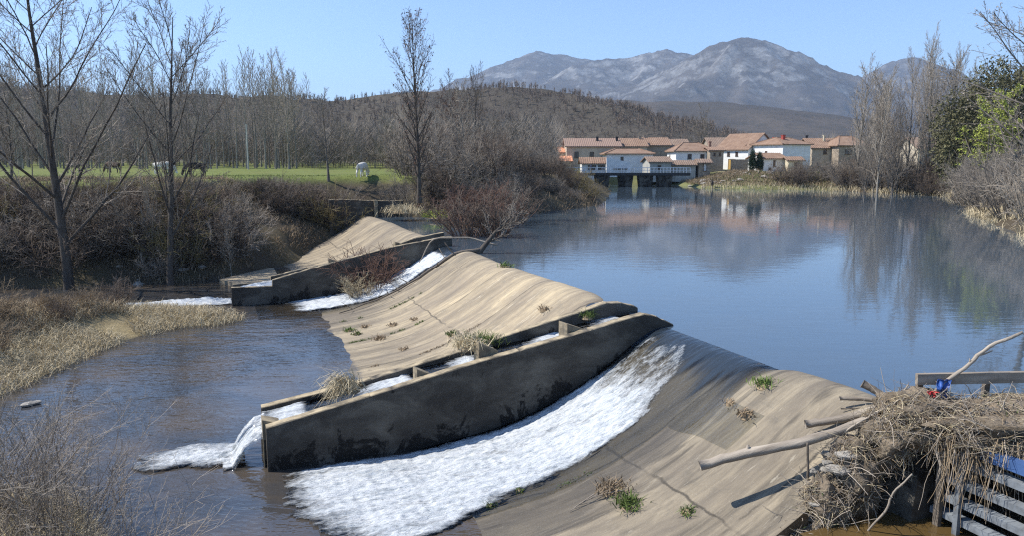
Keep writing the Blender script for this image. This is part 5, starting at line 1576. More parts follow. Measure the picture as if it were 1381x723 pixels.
# ------------------------------------------------------------------ dry grass, reeds and tufts
def blades(C, r, length, width, lean, droop, out=None):
    """C (n,3) foot points; returns verts, quads, tris of bent tapering blades"""
    n = len(C)
    L = r.uniform(length[0], length[1], n)
    az = r.uniform(0, 6.28, n) if out is None else out + r.normal(0, 0.5, n)
    ln = np.abs(r.normal(lean, lean * 0.45 + 0.05, n))
    dh = np.stack([np.cos(az), np.sin(az), 0 * az], -1)
    p1 = C + dh * (L * 0.5 * np.sin(ln))[:, None] + UP * (L * 0.5 * np.cos(ln))[:, None]
    l2 = np.minimum(ln + droop * r.uniform(0.5, 1.5, n), 2.6)
    p2 = p1 + dh * (L * 0.5 * np.sin(l2))[:, None] + UP * (L * 0.5 * np.cos(l2))[:, None]
    a2 = r.uniform(0, 6.28, n)
    sd = np.stack([np.cos(a2), np.sin(a2), 0 * a2], -1) * (width * r.uniform(0.6, 1.4, n))[:, None]
    V = np.stack([C - sd, C + sd, p1 + sd * 0.7, p1 - sd * 0.7, p2], 1).reshape(-1, 3)
    i = np.arange(n)[:, None] * 5
    return V, i + np.array([[0, 1, 2, 3]]), i + np.array([[3, 2, 4]])

def blade_field(name, r, n, box, keep, length, width, lean, droop, mat, label, cat='grass', z=None, clump=0.25):
    X = r.uniform(box[0], box[1], n); Y = r.uniform(box[2], box[3], n)
    X = np.round(X / 0.55) * 0.55 + r.normal(0, clump, n); Y = np.round(Y / 0.55) * 0.55 + r.normal(0, clump, n)
    h_, dR, dP = ground_h(X, Y)
    k = keep(X, Y, h_, dR, dP)
    X, Y, h_ = X[k], Y[k], h_[k]
    V, Q, T = blades(np.stack([X, Y, h_ - 0.03], -1), r, length, width, lean, droop)
    return tag(link(name, mesh_np(name, V, Q, T), M[mat]), label, cat, None, 'stuff')
r = R_(800)
blade_field('dry_grass', r, 72000, (-33, -12.5, 18.5, 38), lambda X, Y, h, dR, dP: (dR > -0.2) & (dR < 7.5) & (fbm(X * 0.5, Y * 0.5, 3, 6) > -0.3), (0.45, 1.0), 0.011, 0.6, 1.2, 'straw', 'pale dry grass hanging over the edge of the low left bank')
blade_field('dry_grass', r, 52000, (-36, -14, 19.5, 37.5), lambda X, Y, h, dR, dP: (dR > 3.0), (0.5, 1.1), 0.011, 0.35, 0.8, 'straw_brown', 'brown dry grass on the low left bank behind the pale edge')
blade_field('dry_grass', r, 30000, (-16, -6.8, 8, 16.8), lambda X, Y, h, dR, dP: (dR > -0.1), (0.5, 1.0), 0.007, 0.45, 0.9, 'straw', 'mound of dry grass in the bottom left corner')
blade_field('dry_grass', r, 9000, (-16, -6.8, 8, 16.8), lambda X, Y, h, dR, dP: (dR > -0.1) & (dR < 2.5), (0.5, 1.0), 0.007, 0.6, 1.1, 'straw', 'pale dry grass at the edge of the bottom left mound')
blade_field('bank_grass', r, 46000, (-48, -12, 44, 64), lambda X, Y, h, dR, dP: (dR > 0.1) & (fbm(X * 0.4, Y * 0.4, 3, 16) > -0.05), (0.3, 0.8), 0.02, 0.6, 1.1, 'straw_brown', 'withered grass on the steep bank below the meadow')
blade_field('meadow_grass', r, 14000, (-50, -8, 58, 80), lambda X, Y, h, dR, dP: (h > 3.0), (0.08, 0.22), 0.02, 0.5, 0.7, 'blade_green', 'short green grass along the meadow edge')
blade_field('shore_reeds', r, 16000, (33, 62, 100, 134), lambda X, Y, h, dR, dP: (dP > -0.3) & (dP < 1.6) & (Y > 99), (0.5, 1.2), 0.03, 0.25, 0.5, 'straw', 'pale reeds along the far waterline', 'reeds')
blade_field('shore_weeds', r, 26000, (18, 58, 124, 152), lambda X, Y, h, dR, dP: (dP > 1.0) & (dP < 12), (0.4, 1.0), 0.035, 0.4, 0.6, 'straw_brown', 'withered weeds on the bank below the village', 'weeds')
blade_field('shore_weeds', r, 14000, (18, 58, 128, 152), lambda X, Y, h, dR, dP: (dP > 4.0) & (dP < 16), (0.2, 0.5), 0.035, 0.4, 0.6, 'blade_green', 'green weeds on top of the bank by the village', 'weeds')
blade_field('shore_reeds', r, 26000, (28, 52, 40, 72), lambda X, Y, h, dR, dP: (dP > -0.4) & (dP < 2.2) & (fbm(X * 0.3, Y * 0.3, 3, 66) > -0.15), (0.6, 1.4), 0.02, 0.55, 1.2, 'straw', 'pale drooping reeds on the near right shore of the pond', 'reeds')
blade_field('shore_reeds', r, 9000, (-11, 12, 62, 84), lambda X, Y, h, dR, dP: (dP > -0.3) & (dP < 2.0), (0.5, 1.3), 0.02, 0.5, 1.0, 'straw_brown', 'brown sedge under the thicket of the left shore', 'reeds')

# brown brushwood on the low left bank
r = R_(820)
for i in range(34):
    x = r.uniform(-29, -17.2); y = r.uniform(24, 36.5)
    h_, dr, dp = ground_h(np.array([x]), np.array([y]))
    if dr[0] < 1.2 or (y > 33 and x > -18.6): continue
    shrub(shr_up[i % 2], x, y, r.uniform(1.3, 1.75) if i % 3 == 0 else r.uniform(0.8, 1.2), r.uniform(0.9, 1.3), [('twig_dark', 'straw_brown'), ('twig_dark', 'twig_dark'), ('straw_brown', 'straw_brown')][r.randint(3)],
          ('tall ' if i % 3 == 0 else 'low ') + 'brown leafless brush on the low grassy left bank, ' + ('beside the rapids' if y > 32.5 else 'in its middle' if y > 28 else 'at its near side'), 'brush on the low left bank', 2.0)
# fine bare twigs in the bottom left corner
fine = [shrub_meshes(830 + k, 22, 2.2, 1.5, 7, 4, 0.0035, 0.02, 0.007) for k in range(2)]
labs = ['tall fine-twigged bush in the bottom left corner', 'fine-twigged bush leaning over the water right of the corner mound', 'fine-twigged bush against the left edge near the bottom', 'thin low bush at the front of the corner mound',
        'fine-twigged bush at the back of the corner mound beside the river', 'thin reddish bush in the middle of the corner mound', 'fine-twigged bush between the left edge and the middle of the corner mound', 'fine-twigged bush on the river side of the corner mound', 'fine-twigged bush farthest left on the corner mound']
for i, (x, y, hh) in enumerate(((-9.3, 14.6, 2.5), (-7.6, 13.4, 2.2), (-11.6, 15.4, 2.8), (-8.2, 12.3, 2.0), (-10.2, 15.6, 2.3), (-9.9, 13.6, 2.6), (-10.9, 14.2, 2.6), (-8.7, 13.6, 2.2), (-12.4, 15.8, 2.6))):
    shrub(fine[i % 2], x, y, hh, 1.15, ('bark_grey', 'twig_pale') if i % 3 else ('twig_dark', 'twig_grey'), labs[i], None, 2.2)

def tuft(name, p, n, length, width, lean, droop, mat, label, cat='plant', spread=0.12, seed=0, out=None, mat2=None):
    r = R_(seed + 1000)
    C = np.stack([r.normal(0, spread, n), r.normal(0, spread, n), np.zeros(n)], -1)
    e = empty(name, tuple(p)); tag(e, label, cat)
    V, Q, T = blades(C, r, length, width, lean, droop, out)
    o = link('blades', mesh_np('blades', V, Q, T), M[mat], e); o['kind'] = 'stuff'
    mb = MB(); mb.tube([(0, 0, -0.08), (0, 0, 0.03), (0, 0, 0.07)], [spread * 1.5, spread * 1.2, 0.02], 8); mb.build('root_clump', M[mat2 or 'straw_brown'], e)
    return e
slab_tufts = [(610, 452, 90, 0.28, 'blade_green', 'green weed in the middle of the dry tan spillway'), (660, 464, 160, 0.35, 'blade_green', 'larger green tuft on the dry spillway above the channel wall'),
              (640, 474, 60, 0.22, 'blade_green', 'small green tuft left of the larger one above the channel wall'), (472, 447, 80, 0.25, 'blade_green', 'green weed at the foot of the dry spillway'),
              (492, 442, 60, 0.22, 'straw_brown', 'brown weed near the foot of the dry spillway'), (512, 458, 90, 0.30, 'straw_brown', 'withered tuft with twigs low on the dry spillway'),
              (482, 452, 70, 0.22, 'blade_green', 'green weed in the lowest seam of the dry spillway'), (530, 440, 60, 0.24, 'straw_brown', 'dry weed in the seam up from the foot of the dry spillway'), (545, 472, 50, 0.2, 'straw_brown', 'small dry weed in the seam right of the withered tuft'), (735, 418, 40, 0.3, 'straw_brown', 'dark weed at the wet edge near the crest of the dry spillway'), (560, 432, 40, 0.2, 'straw_brown', 'tiny brown tuft on the left part of the dry spillway'), (700, 352, 50, 0.4, 'blade_green', 'grass tuft on the crest of the dry spillway'),
              (850, 682, 260, 0.30, 'blade_green', 'bright green clump on the near spillway face below the log'), (828, 662, 200, 0.4, 'straw_brown', 'brown withered clump above the bright green one on the near spillway'),
              (927, 692, 70, 0.2, 'blade_green', 'small dark green tuft right of the bright green clump'), (660, 684, 90, 0.16, 'blade_green', 'mossy green tuft by the edge of the white water'),
              (700, 664, 50, 0.14, 'blade_green', 'tiny mossy tuft uphill along the white water edge'), (985, 545, 60, 0.16, 'straw_brown', 'rusty brown tuft below the grassy crest clump'),
              (1010, 512, 90, 0.25, 'straw_brown', 'dry grass on the near crest beside the film of water'), (1032, 500, 140, 0.3, 'blade_green', 'green grassy clump on the near crest where the water stops')]
for i, (px, py, n, L, mt, lab) in enumerate(slab_tufts):
    p, s_, t_ = S(px, py)
    if t_ < 0 or py < 515 and px > 950:
        p = G(px, py + 6, 0.1); s_, t_ = st(p); p = W(s_, max(t_, 0.1)); 
    p[2] = float(slab_z(*st(p)))
    tuft('weed_tuft', p, n, (L * 0.5, L * 1.2), 0.008 + 0.012 * (p[1] / 30), 0.6, 0.8, mt, lab, 'plant', L * 0.45, i)
# moss and litter in the seams between the cast bays
r = R_(845)
def seam(s0, t0, t1, n, mat, label, L):
    t = r.uniform(t0, t1, n); t = t[fbm(t * 1.2, t * 0 + s0, 3, 9) > -0.12]
    sv = s0 + r.normal(0, 0.05, len(t)); P = np.array([W(a, b, float(slab_z(a, b)) - 0.01) for a, b in zip(sv, t)])
    V, Q, T = blades(P, r, L, 0.014, 0.8, 0.8)
    tag(link('seam_moss', mesh_np('seam_moss', V, Q, T), M[mat]), label, 'moss', None, 'stuff')
seam(8.2, 3.0, 7.4, 500, 'straw_brown', 'dry moss in the seam nearest the channel on the dry spillway', (0.05, 0.16))
seam(12.3, 4.2, 7.5, 500, 'blade_green', 'green moss in the middle seam of the dry spillway', (0.05, 0.17))
seam(16.4, 3.2, 7.4, 600, 'blade_green', 'green moss in the farthest seam of the dry spillway', (0.06, 0.2))
seam(-4.1, 4.5, 7.0, 260, 'blade_green', 'green moss in the wet seam beside the main white water', (0.03, 0.09))
# straw caught on the channel walls
tuft('straw_bundle', W(0.85, 9.3, -1.15), 420, (0.5, 1.1), 0.010, 0.9, 1.4, 'straw', 'bundle of dry straw hanging over the near channel wall towards its lower end', 'straw', 0.18, 50, WROT)
tuft('straw_bundle', W(0.9, 5.95, -0.30), 300, (0.4, 0.9), 0.010, 0.8, 1.6, 'straw', 'dry straw draped over the middle baffle of the near channel', 'straw', 0.2, 51)
tuft('grass_clump', W(2.12, 5.2, -0.55), 320, (0.3, 0.6), 0.010, 0.5, 1.0, 'blade_green', 'green grass growing on the far wall of the near channel', 'plant', 0.3, 52)
tuft('grass_clump', W(1.95, 1.6, 0.02), 160, (0.25, 0.5), 0.009, 0.7, 1.5, 'blade_green', 'green grass hanging inside the upper end of the near channel', 'plant', 0.12, 53)
tuft('straw_bundle', (at(545, 288, 62)[0], 62, 0.7), 500, (0.7, 1.6), 0.02, 0.9, 1.3, 'straw', 'pale straw clump above the far end of the weir by the abutment', 'straw', 0.7, 54)
tuft('grass_clump', (at(590, 285, 62)[0], 62, 0.3), 300, (0.5, 1.1), 0.03, 0.7, 0.9, 'leaf_yellow', 'yellow-green bush of grass on the shore behind the far weir', 'plant', 0.6, 55)

# ------------------------------------------------------------------ stones
def stone_mesh(seed):
    r = R_(seed); n, m = 7, 9; V = []; Q = []; T = []
    sx, sy, sz = r.uniform(0.8, 1.3), r.uniform(0.7, 1.1), r.uniform(0.5, 0.8)
    ph = r.uniform(0, 6, 6)
    for i in range(1, n):
        th_ = math.pi * i / n
        for j in range(m):
            a = 2 * math.pi * j / m
            d = np.array([math.sin(th_) * math.cos(a), math.sin(th_) * math.sin(a), math.cos(th_)])
            k = 1 + 0.22 * math.sin(3 * d[0] + ph[0]) + 0.18 * math.sin(4 * d[1] + ph[1]) + 0.15 * math.sin(5 * d[2] + ph[2])
            V.append(d * k * (sx, sy, sz))
    for i in range(n - 2):
        for j in range(m):
            Q.append((i * m + j, (i + 1) * m + j, (i + 1) * m + (j + 1) % m, i * m + (j + 1) % m))
    V.append(np.array([0, 0, sz])); V.append(np.array([0, 0, -sz]))
    for j in range(m):
        T.append((len(V) - 2, j, (j + 1) % m)); T.append((len(V) - 1, (n - 2) * m + (j + 1) % m, (n - 2) * m + j))
    return mesh_np('stone', V, Q, T)
stones = [stone_mesh(k) for k in range(5)]
for sm in stones: sm.materials.append(M['stone'])
r = R_(850)
def stone(x, y, z, s, label, group):
    o = link('stone', stones[r.randint(5)], None, None, (x, y, z), r.uniform(0, 6.28)); o.scale = (s * r.uniform(0.8, 1.3), s, s * r.uniform(0.7, 1.0))
    return tag(o, label, 'stone', group)
for i in range(46):
    px = r.uniform(925, 1040); Y = r.uniform(134, 146)
    x = (px - CX) / FPX * Y
    stone(x, Y, gz(x, Y) + 0.1, r.uniform(0.2, 0.55), 'pale boulder on the bank between the waterline and the village', 'boulders on the bank below the village')
for i in range(40):
    y = r.uniform(44.5, 49); x = r.uniform(-26, -16)
    h_, dr, dp = ground_h(np.array([x]), np.array([y]))
    if dr[0] < -0.1 or dr[0] > 1.8: continue
    stone(x, y, h_[0] + 0.03, r.uniform(0.1, 0.35), 'grey stone at the foot of the left bank by the rapids', 'stones at the foot of the left bank')
stone(*G(42, 545, -2.7)[:2], -2.70, 0.16, 'single white stone in the water at the left reed edge', None)

# ------------------------------------------------------------------ driftwood heap and sluice at the right
def lump(c, rad, seed, n=26, m=34):
    V = []; Q = []
    th_ = np.linspace(0.02, math.pi - 0.02, n); a = np.arange(m) * 2 * math.pi / m
    TH, A = np.meshgrid(th_, a, indexing='ij')
    D = np.stack([np.sin(TH) * np.cos(A), np.sin(TH) * np.sin(A), np.cos(TH)], -1)
    k = 1 + 0.5 * fbm(D[..., 0] * 2.2 + seed, D[..., 1] * 2.2 + D[..., 2] * 1.7, 4, seed) + 0.12 * fbm(D[..., 0] * 7 + seed, D[..., 1] * 7 + D[..., 2] * 6, 3, seed + 5)
    P = np.array(c) + D * k[..., None] * np.array(rad)
    ix = np.arange(n * m).reshape(n, m)
    Q = np.stack([ix[:-1, :], ix[1:, :], np.roll(ix, -1, 1)[1:, :], np.roll(ix, -1, 1)[:-1, :]], -1).reshape(-1, 4)
    return P.reshape(-1, 3), Q
lumps = [((9.0, 12.5, 0.36), (1.7, 0.9, 0.46)), ((7.55, 13.05, 0.28), (0.75, 0.65, 0.50)), ((6.95, 13.25, -0.12), (0.42, 0.5, 0.52)), ((6.32, 13.15, -0.75), (0.38, 0.5, 0.60)), ((5.72, 12.95, -1.5), (0.40, 0.45, 0.62)), ((5.2, 12.78, -2.2), (0.40, 0.42, 0.6)), ((10.9, 11.6, 0.4), (1.6, 1.0, 0.5))]
dh = empty('driftwood_heap', (0, 0, 0)); tag(dh, 'big tangled heap of straw, roots and flood debris on the sluice at the right edge', 'debris', None, 'stuff')
mb = MB()
for i, (c_, rd) in enumerate(lumps):
    V, Q = lump(c_, rd, 3 + i); mb.add(V, Q)
M['heap_soil'] = simple_mat('heap_soil', (0.24, 0.19, 0.135), (0.09, 0.072, 0.052), 3, bump=0.9, bdist=0.08)
o = mb.build('matted_soil', M['heap_soil'], dh, True); o['kind'] = 'stuff'
def on_lumps(r, n, front=False):
    P = []; N = []
    w = np.array([rd[0] * rd[2] for _, rd in lumps]); w /= w.sum()
    while len(P) < n:
        c_, rd = lumps[r.choice(len(lumps), p=w)]
        d = unit(r.normal(0, 1, 3))
        p = np.array(c_) + d * np.array(rd) * r.uniform(0.92, 1.12)
        if any((((p - np.array(c2)) / (np.array(r2) * 0.85)) ** 2).sum() < 1 for c2, r2 in lumps if c2 is not c_): continue
        if d[1] > 0.75: continue
        P.append(p); N.append(unit(d / np.array(rd)))
    return np.array(P), np.array(N)
def debris(name, n, L, rad, seed, mat, out, droop, nseg=3, gn=0.25):
    r = R_(seed); P, N = on_lumps(r, n); br_ = []
    for p, nn in zip(P, N):
        t = unit(cross3(nn, r.normal(0, 1, 3)))
        d = unit(t + nn * r.uniform(-0.15, out))
        br_.append((path(r, p - d * 0.05, d, r.uniform(*L), nseg, gn, -droop), np.linspace(1, 0.45, nseg + 1) * r.uniform(*rad)))
    o = link(name, join_meshes(name, [(br_, 3)]), M[mat], dh); o['kind'] = 'stuff'
debris('straw_litter', 2600, (0.15, 0.5), (0.003, 0.007), 861, 'straw', 0.5, 0.12)
debris('root_litter', 4200, (0.15, 0.55), (0.003, 0.009), 862, 'twig_grey', 0.6, 0.12)
debris('bleached_twigs', 900, (0.25, 0.9), (0.005, 0.013), 863, 'twig_pale', 0.7, 0.05, 4, 0.15)
debris('brown_litter', 2600, (0.12, 0.4), (0.004, 0.009), 864, 'straw_brown', 0.5, 0.15)
# roots and straw hanging from the overhang
r = R_(866); br_ = []; br2 = []
for i in range(420):
    x = r.uniform(7.3, 10.6); y = np.interp(x, [7, 8.9, 10.6], [12.25, 11.65, 10.9]) + r.normal(0, 0.18)
    (br_ if i % 3 else br2).append((path(r, np.array([x, y, r.uniform(0.0, 0.5)]), unit(np.array([r.normal(0, .2), r.normal(0, .2), -1])), r.uniform(0.25, 0.95) * (1.3 if x < 8.4 else 0.7), 5, 0.12, -0.12), np.linspace(0.008, 0.003, 6)))
o = link('hanging_roots', join_meshes('hanging_roots', [(br_, 3)]), M['straw_brown'], dh); o['kind'] = 'stuff'
o = link('hanging_straw', join_meshes('hanging_straw', [(br2, 3)]), M['twig_pale'], dh); o['kind'] = 'stuff'
# greenery on the heap
r = R_(868)
P, N = on_lumps(r, 900)
sel = (fbm(P[:, 0] * 1.3, P[:, 1] * 1.3 + P[:, 2] * 1.2, 3, 44) > 0.14)
V, Q, T = blades(P[sel], r, (0.08, 0.28), 0.008, 0.6, 0.8)
o = link('moss_blades', mesh_np('moss_blades', V, Q, T), M['blade_green'], dh); o['kind'] = 'stuff'

r = R_(869)
for i in range(14):
    u = r.rand(); c_ = np.array([6.55, 13.45, -0.35]) * (1 - u) + np.array([5.0, 12.75, -2.0]) * u + r.normal(0, 0.14, 3) * (1, 1, 0.6)
    c_ = c_ + np.array([-0.25, -0.25, 0.12])
    stone(c_[0], c_[1], c_[2], r.uniform(0.07, 0.17), 'grey stone lodged in the left flank of the debris heap', 'stones in the flank of the debris heap')
# masonry under the heap and the still water of the sluice bay
e = empty('sluice_pier', (WO[0], WO[1], 0), WROT); tag(e, 'dark masonry pier under the debris heap at the end of the weir', 'pier')
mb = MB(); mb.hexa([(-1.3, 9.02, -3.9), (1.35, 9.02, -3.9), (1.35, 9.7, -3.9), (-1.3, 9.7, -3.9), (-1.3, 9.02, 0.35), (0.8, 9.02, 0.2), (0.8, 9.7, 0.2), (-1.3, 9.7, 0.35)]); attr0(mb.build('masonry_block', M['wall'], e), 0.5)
mb = MB(); mb.box(-0.6, -0.25, 9.71, 16.0, -3.6, 0.25); attr0(mb.build('added_back_wall', M['wall'], e), 0.8)  # wall added behind the hollow under the heap to keep it dark
poly_sheet('sluice_water', [tuple(W(-9.3, 3.2)[:2]), tuple(W(-9.3, -0.2)[:2]), tuple(W(-16, -0.2)[:2]), tuple(W(-16, 3.2)[:2])], -1.5, M['race'])

rk = empty('trash_rack', (7.72, 12.72, 0), math.atan2(-0.93, 0.368)); tag(rk, 'weathered grey timber rack with a blue top beam at the bottom right edge', 'fence')
for i, (z0, a0) in enumerate(((-1.28, -0.1), (-0.95, -0.02), (-0.60, 0.12), (-0.22, 0.22))):
    mb = MB(); mb.hexa([(a0, -0.09, z0 - 0.07), (4.2, -0.09, z0 - 0.07), (4.2, 0.07, z0 - 0.07), (a0, 0.07, z0 - 0.07), (a0, -0.09, z0 + 0.05), (4.2, -0.09, z0 + 0.05), (4.2, 0.07, z0 + 0.075), (a0, 0.07, z0 + 0.075)])
    mb.build('slat', M['plank'], rk)
for a in (0.42, 1.75, 3.1):
    mb = MB(); mb.box(a, a + 0.09, -0.185, -0.093, -2.2, -0.02); mb.build('post', M['plank'], rk)
mb = MB(); mb.box(0.75, 4.4, -0.10, 0.10, -0.02, 0.16); o = mb.build('top_beam', M['blue_paint'], rk); o['label'] = 'blue painted beam'
mb = MB(); mb.box(0.05, 0.16, -0.20, -0.105, -2.2, 0.2); o = mb.build('post', M['driftwood_dark'], rk)

# rail of the footway above the heap
rl = empty('wooden_rail', tuple(at(1236, 512, 13.2))); tag(rl, 'old grey wooden rail running along the top of the debris heap', 'railing')
mb = MB(); mb.bar((0, 0, 0), (3.3, -0.1, 0.10), 0.09, 0.20); mb.build('beam', M['driftwood'], rl)
for x in (0.12, 1.35, 2.6):
    mb = MB(); mb.box(x - 0.05, x + 0.05, 0.06, 0.15, -1.0, 0.05); mb.build('post', M['driftwood_dark'], rl)
def rag(name, p, w, h, mat, label, cat, seed):
    r = R_(seed); n, m = 9, 7
    V = []
    for i in range(n):
        for j in range(m):
            u, v = j / (m - 1), i / (n - 1)
            V.append((w * (u - 0.5) * (1 - 0.35 * v) + 0.03 * math.sin(9 * v + seed), 0.05 * math.sin(u * 9 + v * 4 + seed) + 0.03 * math.sin(v * 13), -h * v))
    ix = np.arange(n * m).reshape(n, m)
    Q = np.stack([ix[:-1, :-1], ix[:-1, 1:], ix[1:, 1:], ix[1:, :-1]], -1).reshape(-1, 4)
    V = np.array(V); V2 = V + (0, 0.012, 0)
    ring = list(range(m)) + [i * m + m - 1 for i in range(1, n)] + [(n - 1) * m + j for j in range(m - 2, -1, -1)] + [i * m for i in range(n - 2, 0, -1)]
    ring = np.array(ring); k = n * m
    sq = np.stack([ring, np.roll(ring, -1), np.roll(ring, -1) + k, ring + k], -1)
    o = link(name, mesh_np(name, np.concatenate([V, V2]), np.concatenate([Q, Q[:, ::-1] + k, sq]), smooth=True), M[mat], None, tuple(p))
    return tag(o, label, cat)
rag('plastic_sheet', at(1273, 513, 13.0), 0.20, 0.40, 'blue_sheet', 'crumpled blue plastic sheet hanging on the rail above the heap', 'litter', 1)
rag('plastic_scrap', at(1258, 529, 12.95), 0.14, 0.10, 'red_plastic', 'small red plastic scrap beside the blue sheet', 'litter', 2)
rag('plastic_bag', GR(408, 274, 44) + (0, -0.15, 0.45), 0.45, 0.5, 'white_plastic', 'white plastic bag caught in the bank below the meadow', 'litter', 3)

def wood_log(name, pts, radii, mat, label, cat='log', sides=8, stubs=(), broken=0.05, seed=0):
    r = R_(seed + 70)
    pts = np.array(pts, float); n = 16
    u = np.linspace(0, len(pts) - 1, n)
    P = np.stack([np.interp(u, range(len(pts)), pts[:, i]) for i in range(3)], -1)
    ker = np.array([0.25, 0.5, 0.25]); Pm = P.copy()
    for i in range(3): Pm[1:-1, i] = np.convolve(P[:, i], ker, 'valid')
    L_ = np.linalg.norm(pts[-1] - pts[0])
    Pm[1:-1] += r.normal(0, 0.006 * L_ / 2, (n - 2, 3))
    Rr = np.interp(u, range(len(radii)), radii) * (1 + r.normal(0, 0.09, n))
    o0 = P[0]
    t = unit(pts[-1] - pts[0]); yv = unit(np.cross(UP, t)); zv = np.cross(t, yv)
    B = np.stack([t, yv, zv], 0)
    L = (Pm - o0) @ B.T
    mb = MB(); mb.tube(L, Rr, sides)
    e = link(name, mb.mesh(name, True), M[mat], None, tuple(o0))
    m4 = Matrix(((t[0], yv[0], zv[0]), (t[1], yv[1], zv[1]), (t[2], yv[2], zv[2])))
    e.rotation_euler = m4.to_euler()
    tag(e, label, cat)
    for (uu, d, l, rr) in stubs:
        i = min(int(uu * (n - 1)), n - 2)
        p = L[i]; dd = unit(np.array(d) @ B.T)
        mb = MB(); mb.tube([p, p + dd * l * 0.5, p + dd * l + B @ np.array([0, 0, 0.02])], [rr, rr * 0.85, rr * 0.5], 6)
        mb.build('branch_stub', M[mat], e, True)
    return e
wood_log('driftwood_log', [at(944, 629, 13.65), at(1000, 613, 13.6), at(1090, 596, 13.45), at(1180, 565, 13.4), at(1230, 535, 13.4)], [0.085, 0.10, 0.09, 0.085, 0.07], 'driftwood', 'longest bleached log jutting out over the near spillway, propped by a stick', stubs=((0.28, (0.1, 0, 1), 0.14, 0.05), (0.2, (0, 0, -1), 0.1, 0.04), (0.6, (1, 0, -0.2), 0.5, 0.03)))
pb = S(1090, 650)[0]
wood_log('prop_stick', [pb - (0, 0, 0.05), (pb[0] - 0.02, pb[1] + 0.02, pb[2] + 0.4), at(1089, 598, pb[1])], [0.022, 0.024, 0.02], 'driftwood_dark', 'thin upright stick propping the longest log', 'stick')
wood_log('driftwood_log', [at(1086, 573, 14.3), at(1140, 565, 14.2), at(1200, 548, 14.0)], [0.075, 0.08, 0.08], 'driftwood', 'short thick bleached log just above the longest log', stubs=((0.3, (0.2, 0, -1), 0.10, 0.035),))
wood_log('driftwood_log', [at(1132, 538, 14.6), at(1170, 539, 14.5), at(1215, 548, 14.2)], [0.035, 0.04, 0.04], 'driftwood', 'thin pale pole sticking out of the heap over the crest')
wood_log('driftwood_log', [at(1134, 552, 14.5), at(1180, 551, 14.4), at(1215, 553, 14.2)], [0.012, 0.016, 0.016], 'driftwood_dark', 'dark thin branch between the pale pole and the thick log')
wood_log('driftwood_log', [at(1163, 518, 14.4), at(1178, 526, 14.3), at(1200, 540, 14.1)], [0.075, 0.07, 0.06], 'driftwood_dark', 'dark broken stump end pointing up from the heap')
wood_log('dead_branch', [at(1195, 600, 12.8), at(1275, 514, 13.1), at(1302, 497, 13.1), at(1316, 483, 13.1), at(1335, 468, 13.1), at(1358, 457, 13.1), at(1379, 449, 13.1)], [0.03, 0.035, 0.035, 0.035, 0.032, 0.03, 0.028], 'driftwood', 'curved bleached branch rising above the rail at the right edge', 'branch', stubs=((0.55, (1, 0, 0.25), 0.28, 0.02), (0.42, (-0.1, 0, 1), 0.08, 0.015)))
wood_log('dead_branch', [at(1120, 600, 13.5), at(1150, 575, 13.3), at(1205, 545, 13.2), at(1225, 520, 13.2)], [0.014, 0.018, 0.02, 0.012], 'driftwood', 'slim crooked branch lying across the left flank of the heap', 'branch')
wood_log('dead_branch', [at(1165, 722, 12.4), at(1195, 690, 12.2), at(1205, 665, 12.2), at(1230, 640, 12.0)], [0.016, 0.02, 0.018, 0.012], 'driftwood', 'pale root curving out of the hollow under the heap', 'branch')
wood_log('dead_branch', [at(1118, 615, 13.4), at(1122, 606, 13.4), at(1140, 590, 13.4)], [0.035, 0.04, 0.03], 'driftwood_dark', 'short dark stub under the longest log', 'branch')
# trunk lying along the far edge of the dry spillway and the leaning willow on the crest
wood_log('fallen_trunk', [W(18.2, 7.0, slab_z(18.2, 7.0) + 0.06), W(18.6, 4.5, slab_z(18.6, 4.5) + 0.08), W(18.8, 2.5, slab_z(18.8, 2.5) + 0.1), W(18.9, 0.6, slab_z(18.9, .6) + 0.12), W(18.9, -0.8, 0.2)], [0.02, 0.04, 0.06, 0.085, 0.11], 'driftwood_dark', 'dark fallen trunk lying up the left edge of the dry spillway', 'log', stubs=((0.12, (-0.5, -0.6, 0.5), 0.8, 0.018), (0.2, (0.4, 0.6, 0.6), 0.7, 0.018), (0.36, (-0.8, 0.3, 0.5), 0.8, 0.02), (0.52, (0.6, 0.5, 0.7), 0.7, 0.022), (0.68, (-0.5, 0.6, 0.7), 0.8, 0.025), (0.3, (0, -1, 0.6), 0.7, 0.022), (0.45, (-1, 0, 0.5), 0.6, 0.03), (0.6, (0.2, -0.8, 0.5), 0.5, 0.03), (0.75, (-0.6, -0.3, 0.8), 0.8, 0.04)))
r = R_(870)
gg = grow(r, 3.6, 0.17, [
    dict(n=11, a=0.25, b=0.97, ang=(25, 65), L=0.45, nseg=6, gnarl=0.12, trop=0.05, rr=0.5, rmin=0.02),
    dict(n=9, a=0.15, b=0.98, ang=(20, 50), L=0.5, nseg=4, gnarl=0.12, trop=0.06, rr=0.5, rmin=0.012),
    dict(n=4, a=0.2, b=1, ang=(20, 50), L=0.5, nseg=3, gnarl=0.12, trop=0.05, rr=0.6, rmin=0.009)], (0.75, 0.1), 9, 0.1)
tl, cl_ = tree_meshes('leaning_willow', gg)
p = W(19.0, -0.5)
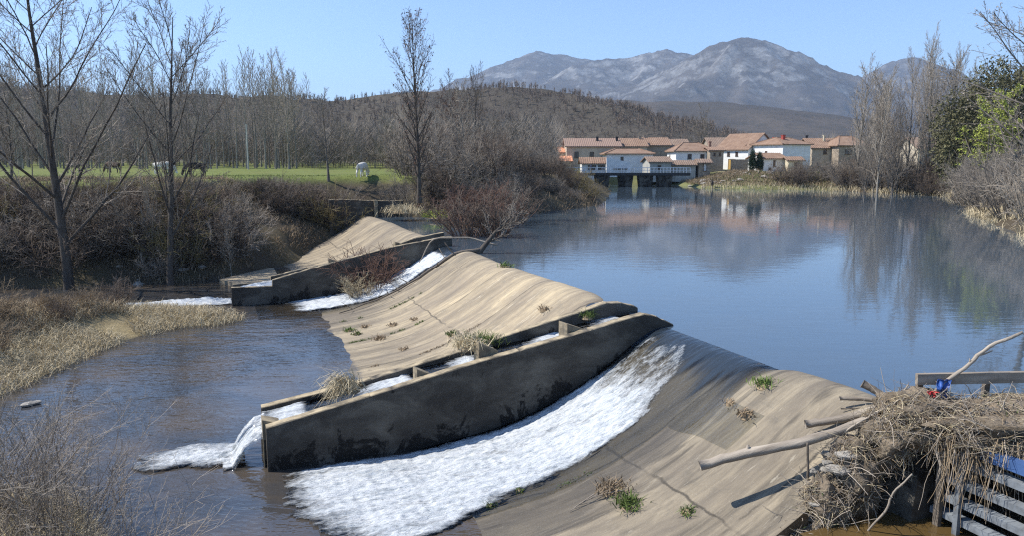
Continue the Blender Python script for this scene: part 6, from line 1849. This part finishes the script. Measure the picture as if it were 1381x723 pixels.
plant('willow_tree', tl, cl_, M['bark_dark'], M['twig_grey'], (p[0], p[1], -0.1), 0.0, 1.0, label='low gnarled willow leaning over the pond from the weir crest', cat='tree')
wood_log('dead_branch', [W(20.8, 2.2, -0.6), W(20.8, 1.4, 0.75), W(20.3, -0.5, 0.75), W(19.6, -2.0, 0.3)], [0.02, 0.035, 0.045, 0.05], 'driftwood', 'pale arched dead branch over the far cascade', 'branch')
r = R_(885)
for i in range(16):
    P, N = on_lumps(r, 1)
    p = P[0]; d = unit(cross3(N[0], r.normal(0, 1, 3)) + N[0] * r.uniform(0.1, 0.6)); L = r.uniform(0.4, 1.1)
    if d[0] < -0.5: d[0] *= -1
    rr = r.uniform(0.010, 0.028)
    wood_log('driftwood_stick', [p - d * L * 0.4, p + (0, 0, 0.04), p + d * L * 0.6], [rr, rr, rr * 0.6], ['driftwood', 'driftwood_dark'][i % 2], 'bleached stick poking out of the tangled debris heap' if i % 2 == 0 else 'dark stick poking out of the tangled debris heap', 'stick', 6, seed=i)['group'] = 'sticks in the debris heap'
r = R_(880)
stick_labs = ['twig bundle caught on the near spillway beside the brown clump, upper stick', 'twig caught on the near spillway beside the brown clump, middle stick', 'twig caught on the near spillway beside the brown clump, lowest stick']
for i in range(3):
    a, _, _ = S(768 + 6 * i, 692 - 5 * i); b, _, _ = S(835 + 4 * i, 655 + 6 * i)
    wood_log('dead_twig', [a + (0, 0, 0.03), (a + b) / 2 + (0, 0, 0.12), b + (0, 0, 0.10)], [0.008, 0.012, 0.01], 'driftwood', stick_labs[i], 'stick', seed=i)

# ------------------------------------------------------------------ haze
hz = MB(); hz.box(-8000, 8000, -700, 10500, -60, 1000)
k = NT('haze_air')
pv = k.n('ShaderNodeVolumePrincipled')
pv.inputs['Color'].default_value = (0.56, 0.74, 1.0, 1)
pv.inputs['Density'].default_value = 0.00011
pv.inputs['Anisotropy'].default_value = 0.2
k.l(pv.outputs[0], k.out.inputs['Volume'])
o = hz.build('haze', k.m); o['kind'] = 'stuff'
